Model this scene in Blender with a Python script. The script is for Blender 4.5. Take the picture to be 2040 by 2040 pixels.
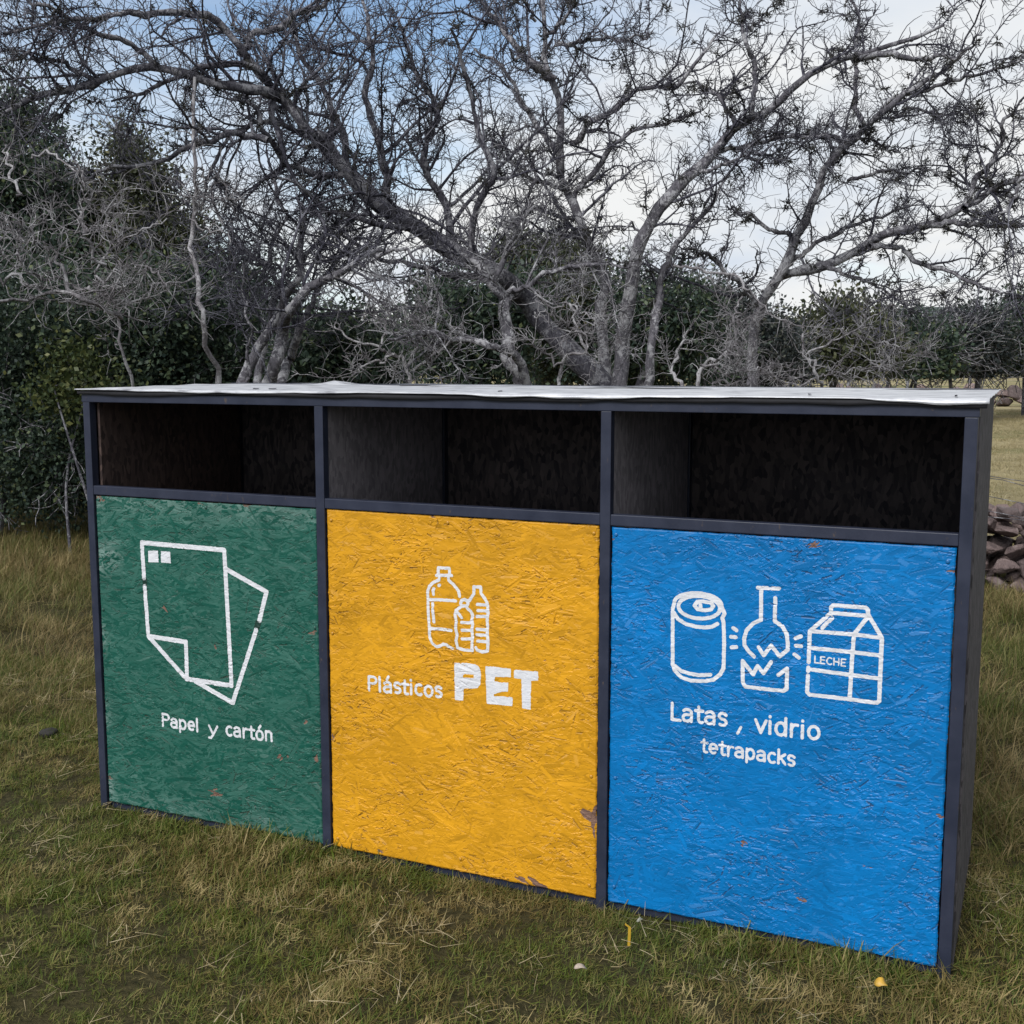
import bpy, bmesh, math, random
import numpy as np
from mathutils import Vector, Matrix

for o in list(bpy.data.objects):
    bpy.data.objects.remove(o)
scene = bpy.context.scene
COL = scene.collection
rnd = random.Random(7)
RNG = np.random.default_rng(11)

# ------------------------------------------------------------------ camera
CAM = np.array([2.44, -3.108, 1.595])
YAW, PITCH, ROLL = [math.radians(a) for a in (24.36, 7.15, -0.04)]
FOC = 2305.2 / 2040.0
FWD = np.array([-math.sin(YAW) * math.cos(PITCH), math.cos(YAW) * math.cos(PITCH), -math.sin(PITCH)])
RGT = np.array([math.cos(YAW), math.sin(YAW), 0.0])
UPV = np.cross(RGT, FWD)
cd = bpy.data.cameras.new('camera')
cd.sensor_fit = 'HORIZONTAL'
cd.sensor_width = 36.0
cd.lens = 36.0 * FOC
cd.clip_start = 0.05
cd.clip_end = 3000
cam = bpy.data.objects.new('camera', cd)
COL.objects.link(cam)
cam.matrix_world = Matrix(((RGT[0], UPV[0], -FWD[0], CAM[0]), (RGT[1], UPV[1], -FWD[1], CAM[1]),
                           (RGT[2], UPV[2], -FWD[2], CAM[2]), (0, 0, 0, 1))) @ Matrix.Rotation(-ROLL, 4, 'Z')
scene.camera = cam

# ------------------------------------------------------------------ light
SUN_EL, SUN_AZ = math.radians(40), math.radians(188)   # azimuth measured from +Y towards +X
world = bpy.data.worlds.new('World')
scene.world = world
world.use_nodes = True
wn, wl = world.node_tree.nodes, world.node_tree.links
wn.clear()
sky = wn.new('ShaderNodeTexSky'); sky.sky_type = 'NISHITA'; sky.sun_disc = False
sky.sun_elevation = SUN_EL; sky.sun_rotation = SUN_AZ
sky.air_density = 1.0; sky.dust_density = 0.4; sky.ozone_density = 1.5
tc = wn.new('ShaderNodeTexCoord')
sep = wn.new('ShaderNodeSeparateXYZ'); wl.new(tc.outputs['Generated'], sep.inputs[0])
add = wn.new('ShaderNodeMath'); add.operation = 'ADD'; add.inputs[1].default_value = 0.22
mx = wn.new('ShaderNodeMath'); mx.operation = 'MAXIMUM'; mx.inputs[1].default_value = 0.0
wl.new(sep.outputs[2], mx.inputs[0]); wl.new(mx.outputs[0], add.inputs[0])
dvx = wn.new('ShaderNodeMath'); dvx.operation = 'DIVIDE'; wl.new(sep.outputs[0], dvx.inputs[0]); wl.new(add.outputs[0], dvx.inputs[1])
dvy = wn.new('ShaderNodeMath'); dvy.operation = 'DIVIDE'; wl.new(sep.outputs[1], dvy.inputs[0]); wl.new(add.outputs[0], dvy.inputs[1])
cmb = wn.new('ShaderNodeCombineXYZ'); wl.new(dvx.outputs[0], cmb.inputs[0]); wl.new(dvy.outputs[0], cmb.inputs[1])
cmb.inputs[2].default_value = 14.8
nz = wn.new('ShaderNodeTexNoise'); nz.inputs['Scale'].default_value = 0.85; nz.inputs['Detail'].default_value = 7
nz.inputs['Roughness'].default_value = 0.55; wl.new(cmb.outputs[0], nz.inputs['Vector'])
cr = wn.new('ShaderNodeValToRGB'); cr.color_ramp.elements[0].position = 0.27; cr.color_ramp.elements[1].position = 0.47
wl.new(nz.outputs['Fac'], cr.inputs[0])
nz2 = wn.new('ShaderNodeTexNoise'); nz2.inputs['Scale'].default_value = 2.0; nz2.inputs['Detail'].default_value = 6
wl.new(cmb.outputs[0], nz2.inputs['Vector'])
cc = wn.new('ShaderNodeValToRGB')
cc.color_ramp.elements[0].position = 0.3; cc.color_ramp.elements[0].color = (6.7, 7.5, 8.6, 1)
cc.color_ramp.elements[1].position = 0.6; cc.color_ramp.elements[1].color = (9.0, 9.1, 9.1, 1)
wl.new(nz2.outputs['Fac'], cc.inputs[0])
skb = wn.new('ShaderNodeMix'); skb.data_type = 'RGBA'; skb.blend_type = 'MULTIPLY'; skb.inputs[0].default_value = 1
wl.new(sky.outputs[0], skb.inputs[6]); skb.inputs[7].default_value = (1.5, 1.5, 1.5, 1)
mixc = wn.new('ShaderNodeMix'); mixc.data_type = 'RGBA'
wl.new(cr.outputs[0], mixc.inputs[0]); wl.new(skb.outputs[2], mixc.inputs[6]); wl.new(cc.outputs[0], mixc.inputs[7])
bg = wn.new('ShaderNodeBackground'); bg.inputs['Strength'].default_value = 0.1
wl.new(mixc.outputs[2], bg.inputs['Color'])
wo = wn.new('ShaderNodeOutputWorld'); wl.new(bg.outputs[0], wo.inputs['Surface'])

sl = bpy.data.lights.new('sun', 'SUN')
sl.energy = 3.5; sl.angle = math.radians(24); sl.color = (1.0, 0.98, 0.96)
sun = bpy.data.objects.new('sun', sl); COL.objects.link(sun)
sd = Vector((math.sin(SUN_AZ) * math.cos(SUN_EL), math.cos(SUN_AZ) * math.cos(SUN_EL), math.sin(SUN_EL)))
sun.rotation_euler = sd.to_track_quat('Z', 'Y').to_euler()
sun.location = (3, -6, 8)

vs = scene.view_settings
vs.view_transform = 'Standard'; vs.look = 'None'; vs.exposure = 0.0; vs.gamma = 1.0; vs.use_curve_mapping = False
try:
    scene.cycles.max_bounces = 4; scene.cycles.diffuse_bounces = 3; scene.cycles.glossy_bounces = 2; scene.cycles.transmission_bounces = 2; scene.cycles.transparent_max_bounces = 4
    scene.cycles.use_denoising = True; scene.cycles.denoiser = 'OPENIMAGEDENOISE'
except Exception:
    pass


# ------------------------------------------------------------------ helpers
def ray(u, v):                                    # photograph pixel (2040 scale) -> view ray
    return FWD + RGT * (u - 1020) / 2305.2 - UPV * (v - 1020) / 2305.2


def at(u, v, d):                                  # 1932-scale pixel + distance -> world point
    return CAM + ray(u * 1.05590, v * 1.05590) * d


def on_ground(u, v, z=0.0):
    r = ray(u * 1.0559, v * 1.0559)
    return CAM + r * ((z - CAM[2]) / r[2])


def tag(o, label=None, cat=None, group=None, kind=None):
    if label: o['label'] = label
    if cat: o['category'] = cat
    if group: o['group'] = group
    if kind: o['kind'] = kind
    return o


def empty(name, loc=(0, 0, 0)):
    o = bpy.data.objects.new(name, None)
    o.empty_display_size = 0.1
    COL.objects.link(o); o.location = loc
    return o


def mesh_np(name, V, polys, mat=None, smooth=True, attrs=None):
    """V (n,3); polys: list of (m,k) int arrays"""
    V = np.asarray(V, dtype=np.float32)
    me = bpy.data.meshes.new(name)
    me.vertices.add(len(V)); me.vertices.foreach_set('co', V.ravel())
    polys = [np.asarray(p, dtype=np.int32) for p in polys if len(p)]
    tot = sum(p.size for p in polys); nf = sum(len(p) for p in polys)
    me.loops.add(tot); me.polygons.add(nf)
    li = np.concatenate([p.ravel() for p in polys])
    sizes = np.concatenate([np.full(len(p), p.shape[1], dtype=np.int32) for p in polys])
    starts = np.concatenate([[0], np.cumsum(sizes)[:-1]]).astype(np.int32)
    me.loops.foreach_set('vertex_index', li)
    me.polygons.foreach_set('loop_start', starts)
    me.polygons.foreach_set('use_smooth', np.full(nf, smooth, dtype=bool))
    for an, arr in (attrs or {}).items():
        arr = np.asarray(arr, dtype=np.float32)
        if arr.ndim == 1:
            a = me.attributes.new(an, 'FLOAT', 'POINT'); a.data.foreach_set('value', arr)
        else:
            if arr.shape[1] == 3:
                arr = np.concatenate([arr, np.ones((len(arr), 1), np.float32)], 1)
            a = me.attributes.new(an, 'FLOAT_COLOR', 'POINT'); a.data.foreach_set('color', arr.ravel())
    me.update(calc_edges=True)
    if mat: me.materials.append(mat)
    return me


def link(name, me, parent=None, loc=None):
    """link a mesh whose vertices are in world coords under parent (parent at loc, no rotation)"""
    o = bpy.data.objects.new(name, me); COL.objects.link(o)
    if parent is not None:
        o.parent = parent
        if loc is None:
            o.location = -Vector(parent_world(parent))
        else:
            o.location = loc
    elif loc is not None:
        o.location = loc
    return o


def parent_world(p):
    v = Vector((0, 0, 0))
    while p is not None:
        v += p.location; p = p.parent
    return v


def bm_mesh(name, bm, mat=None, smooth=False):
    me = bpy.data.meshes.new(name); bm.to_mesh(me); bm.free()
    if smooth:
        for p in me.polygons: p.use_smooth = True
    if mat: me.materials.append(mat)
    return me


def box(name, lo, hi, mat, parent=None, bev=0.002, jit=0.0):
    bm = bmesh.new()
    bmesh.ops.create_cube(bm, size=1.0)
    lo, hi = Vector(lo), Vector(hi)
    for v in bm.verts:
        v.co = Vector([(lo[i] + hi[i]) / 2 + v.co[i] * (hi[i] - lo[i]) for i in range(3)])
        if jit: v.co += Vector([rnd.uniform(-jit, jit) for _ in range(3)])
    if bev:
        bmesh.ops.bevel(bm, geom=bm.edges[:], offset=bev, segments=2, profile=0.6, affect='EDGES')
    return link(name, bm_mesh(name, bm, mat), parent)


# ------------------------------------------------------------------ materials
def mat_new(name):
    m = bpy.data.materials.new(name); m.use_nodes = True
    nt = m.node_tree
    return m, nt, nt.nodes, nt.links, nt.nodes['Principled BSDF']


def n_noise(nt, vec, scale, detail=4, rough=0.5):
    n = nt.nodes.new('ShaderNodeTexNoise'); n.inputs['Scale'].default_value = scale
    n.inputs['Detail'].default_value = detail; n.inputs['Roughness'].default_value = rough
    if vec is not None: nt.links.new(vec, n.inputs['Vector'])
    return n


def n_ramp(nt, fac, stops):
    r = nt.nodes.new('ShaderNodeValToRGB')
    while len(r.color_ramp.elements) < len(stops): r.color_ramp.elements.new(0.5)
    for e, (p, c) in zip(r.color_ramp.elements, stops):
        e.position = p; e.color = (*c, 1) if len(c) == 3 else c
    nt.links.new(fac, r.inputs[0])
    return r


def n_mix(nt, fac, a, b, mode='MIX'):
    m = nt.nodes.new('ShaderNodeMix'); m.data_type = 'RGBA'; m.blend_type = mode
    for s, v in ((0, fac), (6, a), (7, b)):
        if isinstance(v, (int, float)): m.inputs[s].default_value = v
        elif isinstance(v, tuple): m.inputs[s].default_value = (*v, 1)
        else: nt.links.new(v, m.inputs[s])
    return m.outputs[2]


def n_bump(nt, h, strength, dist, normal_to):
    b = nt.nodes.new('ShaderNodeBump'); b.inputs['Strength'].default_value = strength
    b.inputs['Distance'].default_value = dist
    nt.links.new(h, b.inputs['Height']); nt.links.new(b.outputs[0], normal_to)
    return b


def geo_pos(nt):
    return nt.nodes.new('ShaderNodeNewGeometry').outputs['Position']


def n_map(nt, vec, scale=(1, 1, 1), rot=(0, 0, 0)):
    m = nt.nodes.new('ShaderNodeMapping'); m.inputs['Scale'].default_value = scale; m.inputs['Rotation'].default_value = rot
    nt.links.new(vec, m.inputs[0]); return m.outputs[0]


def n_attr(nt, name):
    a = nt.nodes.new('ShaderNodeAttribute'); a.attribute_name = name; return a


def M_metal():
    m, nt, N, L, P = mat_new('dark_painted_steel')
    pos = geo_pos(nt)
    n = n_noise(nt, pos, 9, 6, 0.6)
    c = n_ramp(nt, n.outputs['Fac'], [(0.3, (0.016, 0.020, 0.036)), (0.7, (0.027, 0.032, 0.054))])
    n2 = n_noise(nt, n_map(nt, pos, (1, 1, 0.35)), 70, 3, 0.6)
    w = n_ramp(nt, n2.outputs['Fac'], [(0.66, (0, 0, 0)), (0.74, (1, 1, 1))])
    col = n_mix(nt, w.outputs[0], c.outputs[0], (0.07, 0.055, 0.05))
    L.new(col, P.inputs['Base Color'])
    r = n_ramp(nt, n.outputs['Fac'], [(0.3, (0.34,) * 3), (0.7, (0.5,) * 3)])
    L.new(r.outputs[0], P.inputs['Roughness'])
    P.inputs['Specular IOR Level'].default_value = 0.3
    n_bump(nt, n2.outputs['Fac'], 0.25, 0.002, P.inputs['Normal'])
    return m


def M_osb_raw(name, c0, c1, bumpd=0.003):
    m, nt, N, L, P = mat_new(name)
    pos = geo_pos(nt)
    vo = N.new('ShaderNodeTexVoronoi'); vo.inputs['Scale'].default_value = 1.0
    nd = n_noise(nt, pos, 6, 2)
    va = N.new('ShaderNodeVectorMath'); va.operation = 'ADD'; L.new(n_map(nt, pos, (80, 80, 34), (0.5, 0.4, 0)), va.inputs[0])
    vm = N.new('ShaderNodeVectorMath'); vm.operation = 'SCALE'; vm.inputs['Scale'].default_value = 3.5
    L.new(nd.outputs['Color'], vm.inputs[0]); L.new(vm.outputs[0], va.inputs[1]); L.new(va.outputs[0], vo.inputs['Vector'])
    sp = N.new('ShaderNodeSeparateColor'); L.new(vo.outputs['Color'], sp.inputs[0])
    r = n_ramp(nt, sp.outputs[0], [(0.0, c0), (1.0, c1)])
    n2 = n_noise(nt, pos, 3, 5)
    col = n_mix(nt, 0.5, r.outputs[0], n_ramp(nt, n2.outputs['Fac'], [(0.3, (0.45,) * 3), (0.7, (1.0,) * 3)]).outputs[0], 'MULTIPLY')
    L.new(col, P.inputs['Base Color']); P.inputs['Roughness'].default_value = 0.85
    n_bump(nt, sp.outputs[1], 0.7, bumpd, P.inputs['Normal'])
    return m


def M_osb_paint(name):
    """colour comes from the panel's own flake data (attribute 'pcol'); bare wood from 'bare'"""
    m, nt, N, L, P = mat_new(name)
    pos = geo_pos(nt)
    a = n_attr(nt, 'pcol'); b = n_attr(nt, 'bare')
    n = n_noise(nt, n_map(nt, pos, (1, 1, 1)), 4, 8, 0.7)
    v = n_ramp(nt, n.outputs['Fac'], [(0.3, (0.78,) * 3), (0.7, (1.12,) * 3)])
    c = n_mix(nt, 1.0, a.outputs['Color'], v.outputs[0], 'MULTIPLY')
    nw = n_noise(nt, n_map(nt, pos, (60, 60, 260)), 1, 4, 0.6)
    wood = n_ramp(nt, nw.outputs['Fac'], [(0.3, (0.08, 0.045, 0.034)), (0.7, (0.24, 0.145, 0.11))])
    # ragged edge to the chips
    ne = n_noise(nt, n_map(nt, pos, (120, 120, 240)), 1, 3)
    ad = N.new('ShaderNodeMath'); ad.operation = 'ADD'; L.new(b.outputs['Fac'], ad.inputs[0]); L.new(ne.outputs['Fac'], ad.inputs[1])
    st = n_ramp(nt, ad.outputs[0], [(0.92, (0, 0, 0)), (1.0, (1, 1, 1))])
    c2 = n_mix(nt, st.outputs[0], c, wood.outputs[0])
    L.new(c2, P.inputs['Base Color'])
    rr = N.new('ShaderNodeMix'); rr.data_type = 'FLOAT'; L.new(st.outputs[0], rr.inputs[0]); rr.inputs[2].default_value = 0.43; rr.inputs[3].default_value = 0.85
    L.new(rr.outputs[0], P.inputs['Roughness'])
    P.inputs['Specular IOR Level'].default_value = 0.22
    nb = n_noise(nt, n_map(nt, pos, (70, 70, 230), (0, 0.25, 0)), 1, 4, 0.65)
    n_bump(nt, nb.outputs['Fac'], 0.3, 0.0008, P.inputs['Normal'])
    return m


def M_white_paint():
    m, nt, N, L, P = mat_new('white_stencil_paint')
    pos = geo_pos(nt)
    n = n_noise(nt, n_map(nt, pos, (45, 45, 260)), 1, 5, 0.7)
    n3 = n_noise(nt, pos, 22, 3, 0.6)
    c = n_ramp(nt, n.outputs['Fac'], [(0.30, (0.40, 0.43, 0.48)), (0.46, (0.60, 0.61, 0.645)), (0.8, (0.68, 0.685, 0.71))])
    L.new(n_mix(nt, 0.6, c.outputs[0], n_ramp(nt, n3.outputs['Fac'], [(0.3, (0.8,) * 3), (0.6, (1.0,) * 3)]).outputs[0], 'MULTIPLY'), P.inputs['Base Color'])
    P.inputs['Roughness'].default_value = 0.6
    n_bump(nt, n.outputs['Fac'], 0.4, 0.0016, P.inputs['Normal'])
    return m


def M_plain(name, col, rough=0.6, var=0.15, scale=30, bump=0.0):
    m, nt, N, L, P = mat_new(name)
    pos = geo_pos(nt)
    n = n_noise(nt, pos, scale, 4)
    r = n_ramp(nt, n.outputs['Fac'], [(0.3, tuple(x * (1 - var) for x in col)), (0.7, tuple(x * (1 + var) for x in col))])
    L.new(r.outputs[0], P.inputs['Base Color']); P.inputs['Roughness'].default_value = rough
    if bump: n_bump(nt, n.outputs['Fac'], 0.6, bump, P.inputs['Normal'])
    return m


def M_roof():
    m, nt, N, L, P = mat_new('aluminium_faced_membrane')
    pos = geo_pos(nt)
    n = n_noise(nt, n_map(nt, pos, (3, 9, 9)), 3, 6, 0.6)
    c = n_ramp(nt, n.outputs['Fac'], [(0.30, (0.16, 0.16, 0.18)), (0.44, (0.42, 0.43, 0.46)), (0.65, (0.62, 0.63, 0.66))])
    L.new(c.outputs[0], P.inputs['Base Color'])
    P.inputs['Metallic'].default_value = 0.25; P.inputs['Roughness'].default_value = 0.42
    n_bump(nt, n.outputs['Fac'], 0.5, 0.006, P.inputs['Normal'])
    return m


def M_bark(name, dark, light, lichen):
    m, nt, N, L, P = mat_new(name)
    pos = geo_pos(nt)
    n = n_noise(nt, n_map(nt, pos, (1, 1, 0.3)), 40, 5, 0.7)
    n2 = n_noise(nt, pos, 7, 5, 0.6)
    c = n_ramp(nt, n.outputs['Fac'], [(0.3, dark), (0.68, light)])
    n4 = n_noise(nt, pos, 34, 4, 0.7)
    mm = N.new('ShaderNodeMath'); mm.operation = 'MULTIPLY_ADD'; L.new(n4.outputs['Fac'], mm.inputs[0]); mm.inputs[1].default_value = 0.7; L.new(n2.outputs['Fac'], mm.inputs[2])
    l = n_ramp(nt, mm.outputs[0], [(0.84, (0, 0, 0)), (0.93, (1, 1, 1))])
    L.new(n_mix(nt, l.outputs[0], c.outputs[0], lichen), P.inputs['Base Color'])
    P.inputs['Roughness'].default_value = 0.9
    P.inputs['Specular IOR Level'].default_value = 0.15
    n_bump(nt, n.outputs['Fac'], 1.0, 0.03, P.inputs['Normal'])
    return m


def M_leaf(name, stops, trans=0.25):
    m, nt, N, L, P = mat_new(name)
    a = n_attr(nt, 'tint')
    r = n_ramp(nt, a.outputs['Fac'], stops)
    L.new(r.outputs[0], P.inputs['Base Color']); P.inputs['Roughness'].default_value = 0.5
    P.inputs['Specular IOR Level'].default_value = 0.25
    if trans:
        t = N.new('ShaderNodeBsdfTranslucent'); L.new(r.outputs[0], t.inputs['Color'])
        ms = N.new('ShaderNodeMixShader'); ms.inputs[0].default_value = trans
        L.new(P.outputs[0], ms.inputs[1]); L.new(t.outputs[0], ms.inputs[2])
        L.new(ms.outputs[0], N['Material Output'].inputs['Surface'])
    return m


def M_grass(name, green, dry, patch_scale=1.3, lo=0.40, hi=0.62):
    m, nt, N, L, P = mat_new(name)
    pos = geo_pos(nt)
    a = n_attr(nt, 'tint')
    oi = N.new('ShaderNodeObjectInfo')
    n = n_noise(nt, n_map(nt, pos, (1, 1, 0.05)), patch_scale, 5, 0.62)
    n2 = n_noise(nt, n_map(nt, pos, (1, 1, 0.05)), patch_scale * 4.3, 3, 0.6)
    pr = n_ramp(nt, n.outputs['Fac'], [(lo, (0.0,) * 3), (hi, (1.0,) * 3)])
    # dryness = 0.45*blade + 0.35*patch + 0.2*small patch + random
    def madd(x, k, y=None, kc=0.0):
        q = N.new('ShaderNodeMath'); q.operation = 'MULTIPLY_ADD'; L.new(x, q.inputs[0]); q.inputs[1].default_value = k
        if y is None: q.inputs[2].default_value = kc
        else: L.new(y, q.inputs[2])
        return q.outputs[0]
    s = madd(a.outputs['Fac'], 0.62, None, -0.19)
    s = madd(pr.outputs[0], 0.44, s)
    s = madd(n2.outputs['Fac'], 0.40, s)
    s = madd(oi.outputs['Random'], 0.12, s)
    cg = n_ramp(nt, oi.outputs['Random'], [(0.0, green[0]), (0.5, green[1]), (1.0, green[2])])
    cdry = n_ramp(nt, n2.outputs['Fac'], [(0.3, dry[0]), (0.5, dry[1]), (0.7, dry[2])])
    f = n_ramp(nt, s, [(0.46, (0,) * 3), (0.80, (1,) * 3)])
    col = n_mix(nt, f.outputs[0], cg.outputs[0], cdry.outputs[0])
    L.new(col, P.inputs['Base Color']); P.inputs['Roughness'].default_value = 0.6
    P.inputs['Specular IOR Level'].default_value = 0.25
    t = N.new('ShaderNodeBsdfTranslucent'); L.new(col, t.inputs['Color'])
    ms = N.new('ShaderNodeMixShader'); ms.inputs[0].default_value = 0.25
    L.new(P.outputs[0], ms.inputs[1]); L.new(t.outputs[0], ms.inputs[2])
    L.new(ms.outputs[0], N['Material Output'].inputs['Surface'])
    return m


def M_ground():
    m, nt, N, L, P = mat_new('soil_and_thatch')
    pos = geo_pos(nt)
    n = n_noise(nt, pos, 1.3, 6, 0.65)
    n2 = n_noise(nt, pos, 40, 5, 0.7)
    n3 = n_noise(nt, n_map(nt, pos, (0.06, 0.2, 1)), 1, 6, 0.6)
    near = n_ramp(nt, n2.outputs['Fac'], [(0.3, (0.020, 0.020, 0.009)), (0.7, (0.075, 0.065, 0.03))])
    far = n_ramp(nt, n3.outputs['Fac'], [(0.35, (0.10, 0.12, 0.04)), (0.5, (0.26, 0.22, 0.12)), (0.65, (0.34, 0.29, 0.175))])
    far2 = n_mix(nt, 0.55, far.outputs[0], n_ramp(nt, n.outputs['Fac'], [(0.3, (0.5,) * 3), (0.7, (1.15,) * 3)]).outputs[0], 'MULTIPLY')
    sp = N.new('ShaderNodeSeparateXYZ'); L.new(pos, sp.inputs[0])
    mr = N.new('ShaderNodeMapRange'); mr.inputs['From Min'].default_value = 6.5; mr.inputs['From Max'].default_value = 9.0
    L.new(sp.outputs[1], mr.inputs[0])
    L.new(n_mix(nt, mr.outputs[0], near.outputs[0], far2), P.inputs['Base Color'])
    P.inputs['Roughness'].default_value = 0.95; P.inputs['Specular IOR Level'].default_value = 0.1
    n_bump(nt, n2.outputs['Fac'], 0.8, 0.03, P.inputs['Normal'])
    return m


def M_stone():
    m, nt, N, L, P = mat_new('field_stone')
    pos = geo_pos(nt)
    oi = N.new('ShaderNodeObjectInfo')
    n = n_noise(nt, pos, 14, 6, 0.65)
    n2 = n_noise(nt, pos, 60, 4, 0.6)
    c = n_ramp(nt, n.outputs['Fac'], [(0.3, (0.075, 0.058, 0.058)), (0.55, (0.16, 0.125, 0.122)), (0.75, (0.30, 0.265, 0.25))])
    t = n_ramp(nt, oi.outputs['Random'], [(0.0, (0.65, 0.62, 0.62)), (0.5, (1.0, 0.95, 0.95)), (1.0, (1.35, 1.25, 1.2))])
    L.new(n_mix(nt, 1.0, c.outputs[0], t.outputs[0], 'MULTIPLY'), P.inputs['Base Color'])
    P.inputs['Roughness'].default_value = 0.9
    n_bump(nt, n2.outputs['Fac'], 1.0, 0.025, P.inputs['Normal'])
    return m


MT = dict(
    metal=M_metal(),
    osb_side=M_osb_raw('weathered_osb_edge', (0.006, 0.005, 0.008), (0.085, 0.075, 0.085)),
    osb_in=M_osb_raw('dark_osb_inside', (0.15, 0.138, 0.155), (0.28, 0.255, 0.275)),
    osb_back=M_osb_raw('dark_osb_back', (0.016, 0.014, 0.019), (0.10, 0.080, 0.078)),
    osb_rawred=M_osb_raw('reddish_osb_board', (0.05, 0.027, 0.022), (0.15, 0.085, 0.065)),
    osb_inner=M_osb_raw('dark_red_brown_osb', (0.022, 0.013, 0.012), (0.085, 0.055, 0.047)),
    osb_paint=M_osb_paint('painted_osb'),
    white=M_white_paint(),
    dgreen=M_plain('dark_green_paint', (0.004, 0.028, 0.02), 0.5),
    roof=M_roof(),
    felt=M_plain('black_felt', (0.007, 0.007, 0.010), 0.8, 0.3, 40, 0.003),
    screw=M_plain('screw_steel', (0.16, 0.16, 0.18), 0.35, 0.3, 200),
    bark=M_bark('grey_bark', (0.045, 0.044, 0.053), (0.19, 0.182, 0.205), (0.36, 0.36, 0.38)),
    bark_dark=M_bark('dark_bark', (0.030, 0.030, 0.039), (0.12, 0.116, 0.138), (0.24, 0.24, 0.262)),
    bark_pale=M_bark('bleached_dead_wood', (0.10, 0.094, 0.102), (0.27, 0.255, 0.27), (0.38, 0.375, 0.39)),
    twig=M_bark('twig_bark', (0.026, 0.026, 0.038), (0.092, 0.090, 0.116), (0.18, 0.18, 0.21)),
    moss=M_plain('dry_ball_moss', (0.035, 0.034, 0.03), 0.9, 0.5, 20),
    ground=M_ground(),
    stone=M_stone(),
)


# ------------------------------------------------------------------ ground
def build_ground():
    ys = np.concatenate([np.linspace(-30, -5, 12), np.arange(-4.8, 10, 0.2), np.linspace(10.3, 60, 60), np.geomspace(63, 900, 40)])
    xs = np.concatenate([-np.geomspace(900, 11, 40), np.arange(-10.8, 10.9, 0.25), np.geomspace(11, 900, 40)])
    X, Y = np.meshgrid(xs, ys)
    Z = ground_z(X, Y)
    V = np.stack([X, Y, Z], -1).reshape(-1, 3)
    nx, ny = len(xs), len(ys)
    i = (np.arange(ny - 1)[:, None] * nx + np.arange(nx - 1)[None]).ravel()
    F = np.stack([i, i + 1, i + nx + 1, i + nx], 1)
    o = link('ground', mesh_np('ground', V, [F], MT['ground']))
    o['kind'] = 'structure'


def ground_z(X, Y):
    X = np.asarray(X, float); Y = np.asarray(Y, float)
    z = 0.018 * np.sin(X * 2.1 + 1.3) * np.cos(Y * 1.7 + 0.4) + 0.012 * np.sin(X * 5.3 + Y * 4.1)
    fade = np.clip((np.abs(Y - 0.4) - 0.6) / 0.6, 0, 1) * 0.8 + 0.2
    z = z * fade - 0.022
    r = np.clip((Y - 60) / 300, 0, 1)
    return z + r * r * 3.5


build_ground()


def build_hill():
    xs = np.linspace(-900, 700, 120)
    V = []; prof = []
    for k, (y, s) in enumerate(((480, 0.0), (560, 0.7), (640, 1.0), (760, 0.5), (880, 0.0))):
        for x in xs:
            h = 24 + 6 * math.sin(x * 0.008 + 1) + 4 * math.sin(x * 0.021 + 2) + 1.5 * math.sin(x * 0.07)
            V.append((x, y + 20 * math.sin(x * 0.01), h * s + 1.0))
    n = len(xs)
    i = (np.arange(4)[:, None] * n + np.arange(n - 1)[None]).ravel()
    m = M_plain('distant_pasture_hill', (0.055, 0.075, 0.07), 0.95, 0.3, 0.03)
    o = link('hill', mesh_np('hill', np.array(V), [np.stack([i, i + 1, i + n + 1, i + n], 1)], m)); o['kind'] = 'structure'


build_hill()

# ------------------------------------------------------------------ recycling cabinet
XLo, XLi, X1l, X1r, X2l, X2r, XRi, XRo = -0.630, -0.600, 0.340, 0.372, 1.310, 1.341, 2.275, 2.307
ZB, Zmb, Zmt, Ztb, ZT = 0.0, 1.144, 1.176, 1.471, 1.500
DEP = 0.86
PY = 0.006          # panel face behind the frame face
cab = empty('recycling_cabinet', (0.84, 0.0, 0.0))
tag(cab, 'wide dark metal-framed recycling cabinet with green, yellow and blue doors standing on the grass', 'recycling cabinet')
T = 0.031
for (a, b) in ((XLo, XLi), (X1l, X1r), (X2l, X2r), (XRi, XRo)):
    box('post', (a, 0, ZB - 0.06), (b, T, Ztb - 0.0005), MT['metal'], cab)
for (a, b) in ((XLo, XLi), (X1l, X1r), (X2l, X2r), (XRi, XRo)):
    box('back_post', (a, DEP - T, ZB - 0.06), (b, DEP, ZT), MT['metal'], cab)
box('top_rail', (XLo - 0.003, -0.0015, Ztb), (XRo + 0.003, T, ZT), MT['metal'], cab)
box('back_rail', (XLo, DEP - T - 0.002, ZT + 0.0005), (XRo, DEP - 0.002, ZT + 0.028), MT['metal'], cab)
for (a, b) in ((XLi, X1l), (X1r, X2l), (X2r, XRi)):
    box('middle_rail', (a + 0.0005, 0.001, Zmb), (b - 0.0005, T, Zmt), MT['metal'], cab, 0.0025)
    box('bottom_rail', (a + 0.0005, 0.0215, -0.02), (b - 0.0005, T + 0.02, 0.032), MT['metal'], cab, 0.0025)
# side boards (outside the frame), partitions, back, floor, inner rear trim
box('side_board', (XLo - 0.013, 0.022, 0.0), (XLo - 0.0005, DEP + 0.01, ZT - 0.004), MT['osb_side'], cab, 0.002)


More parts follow.
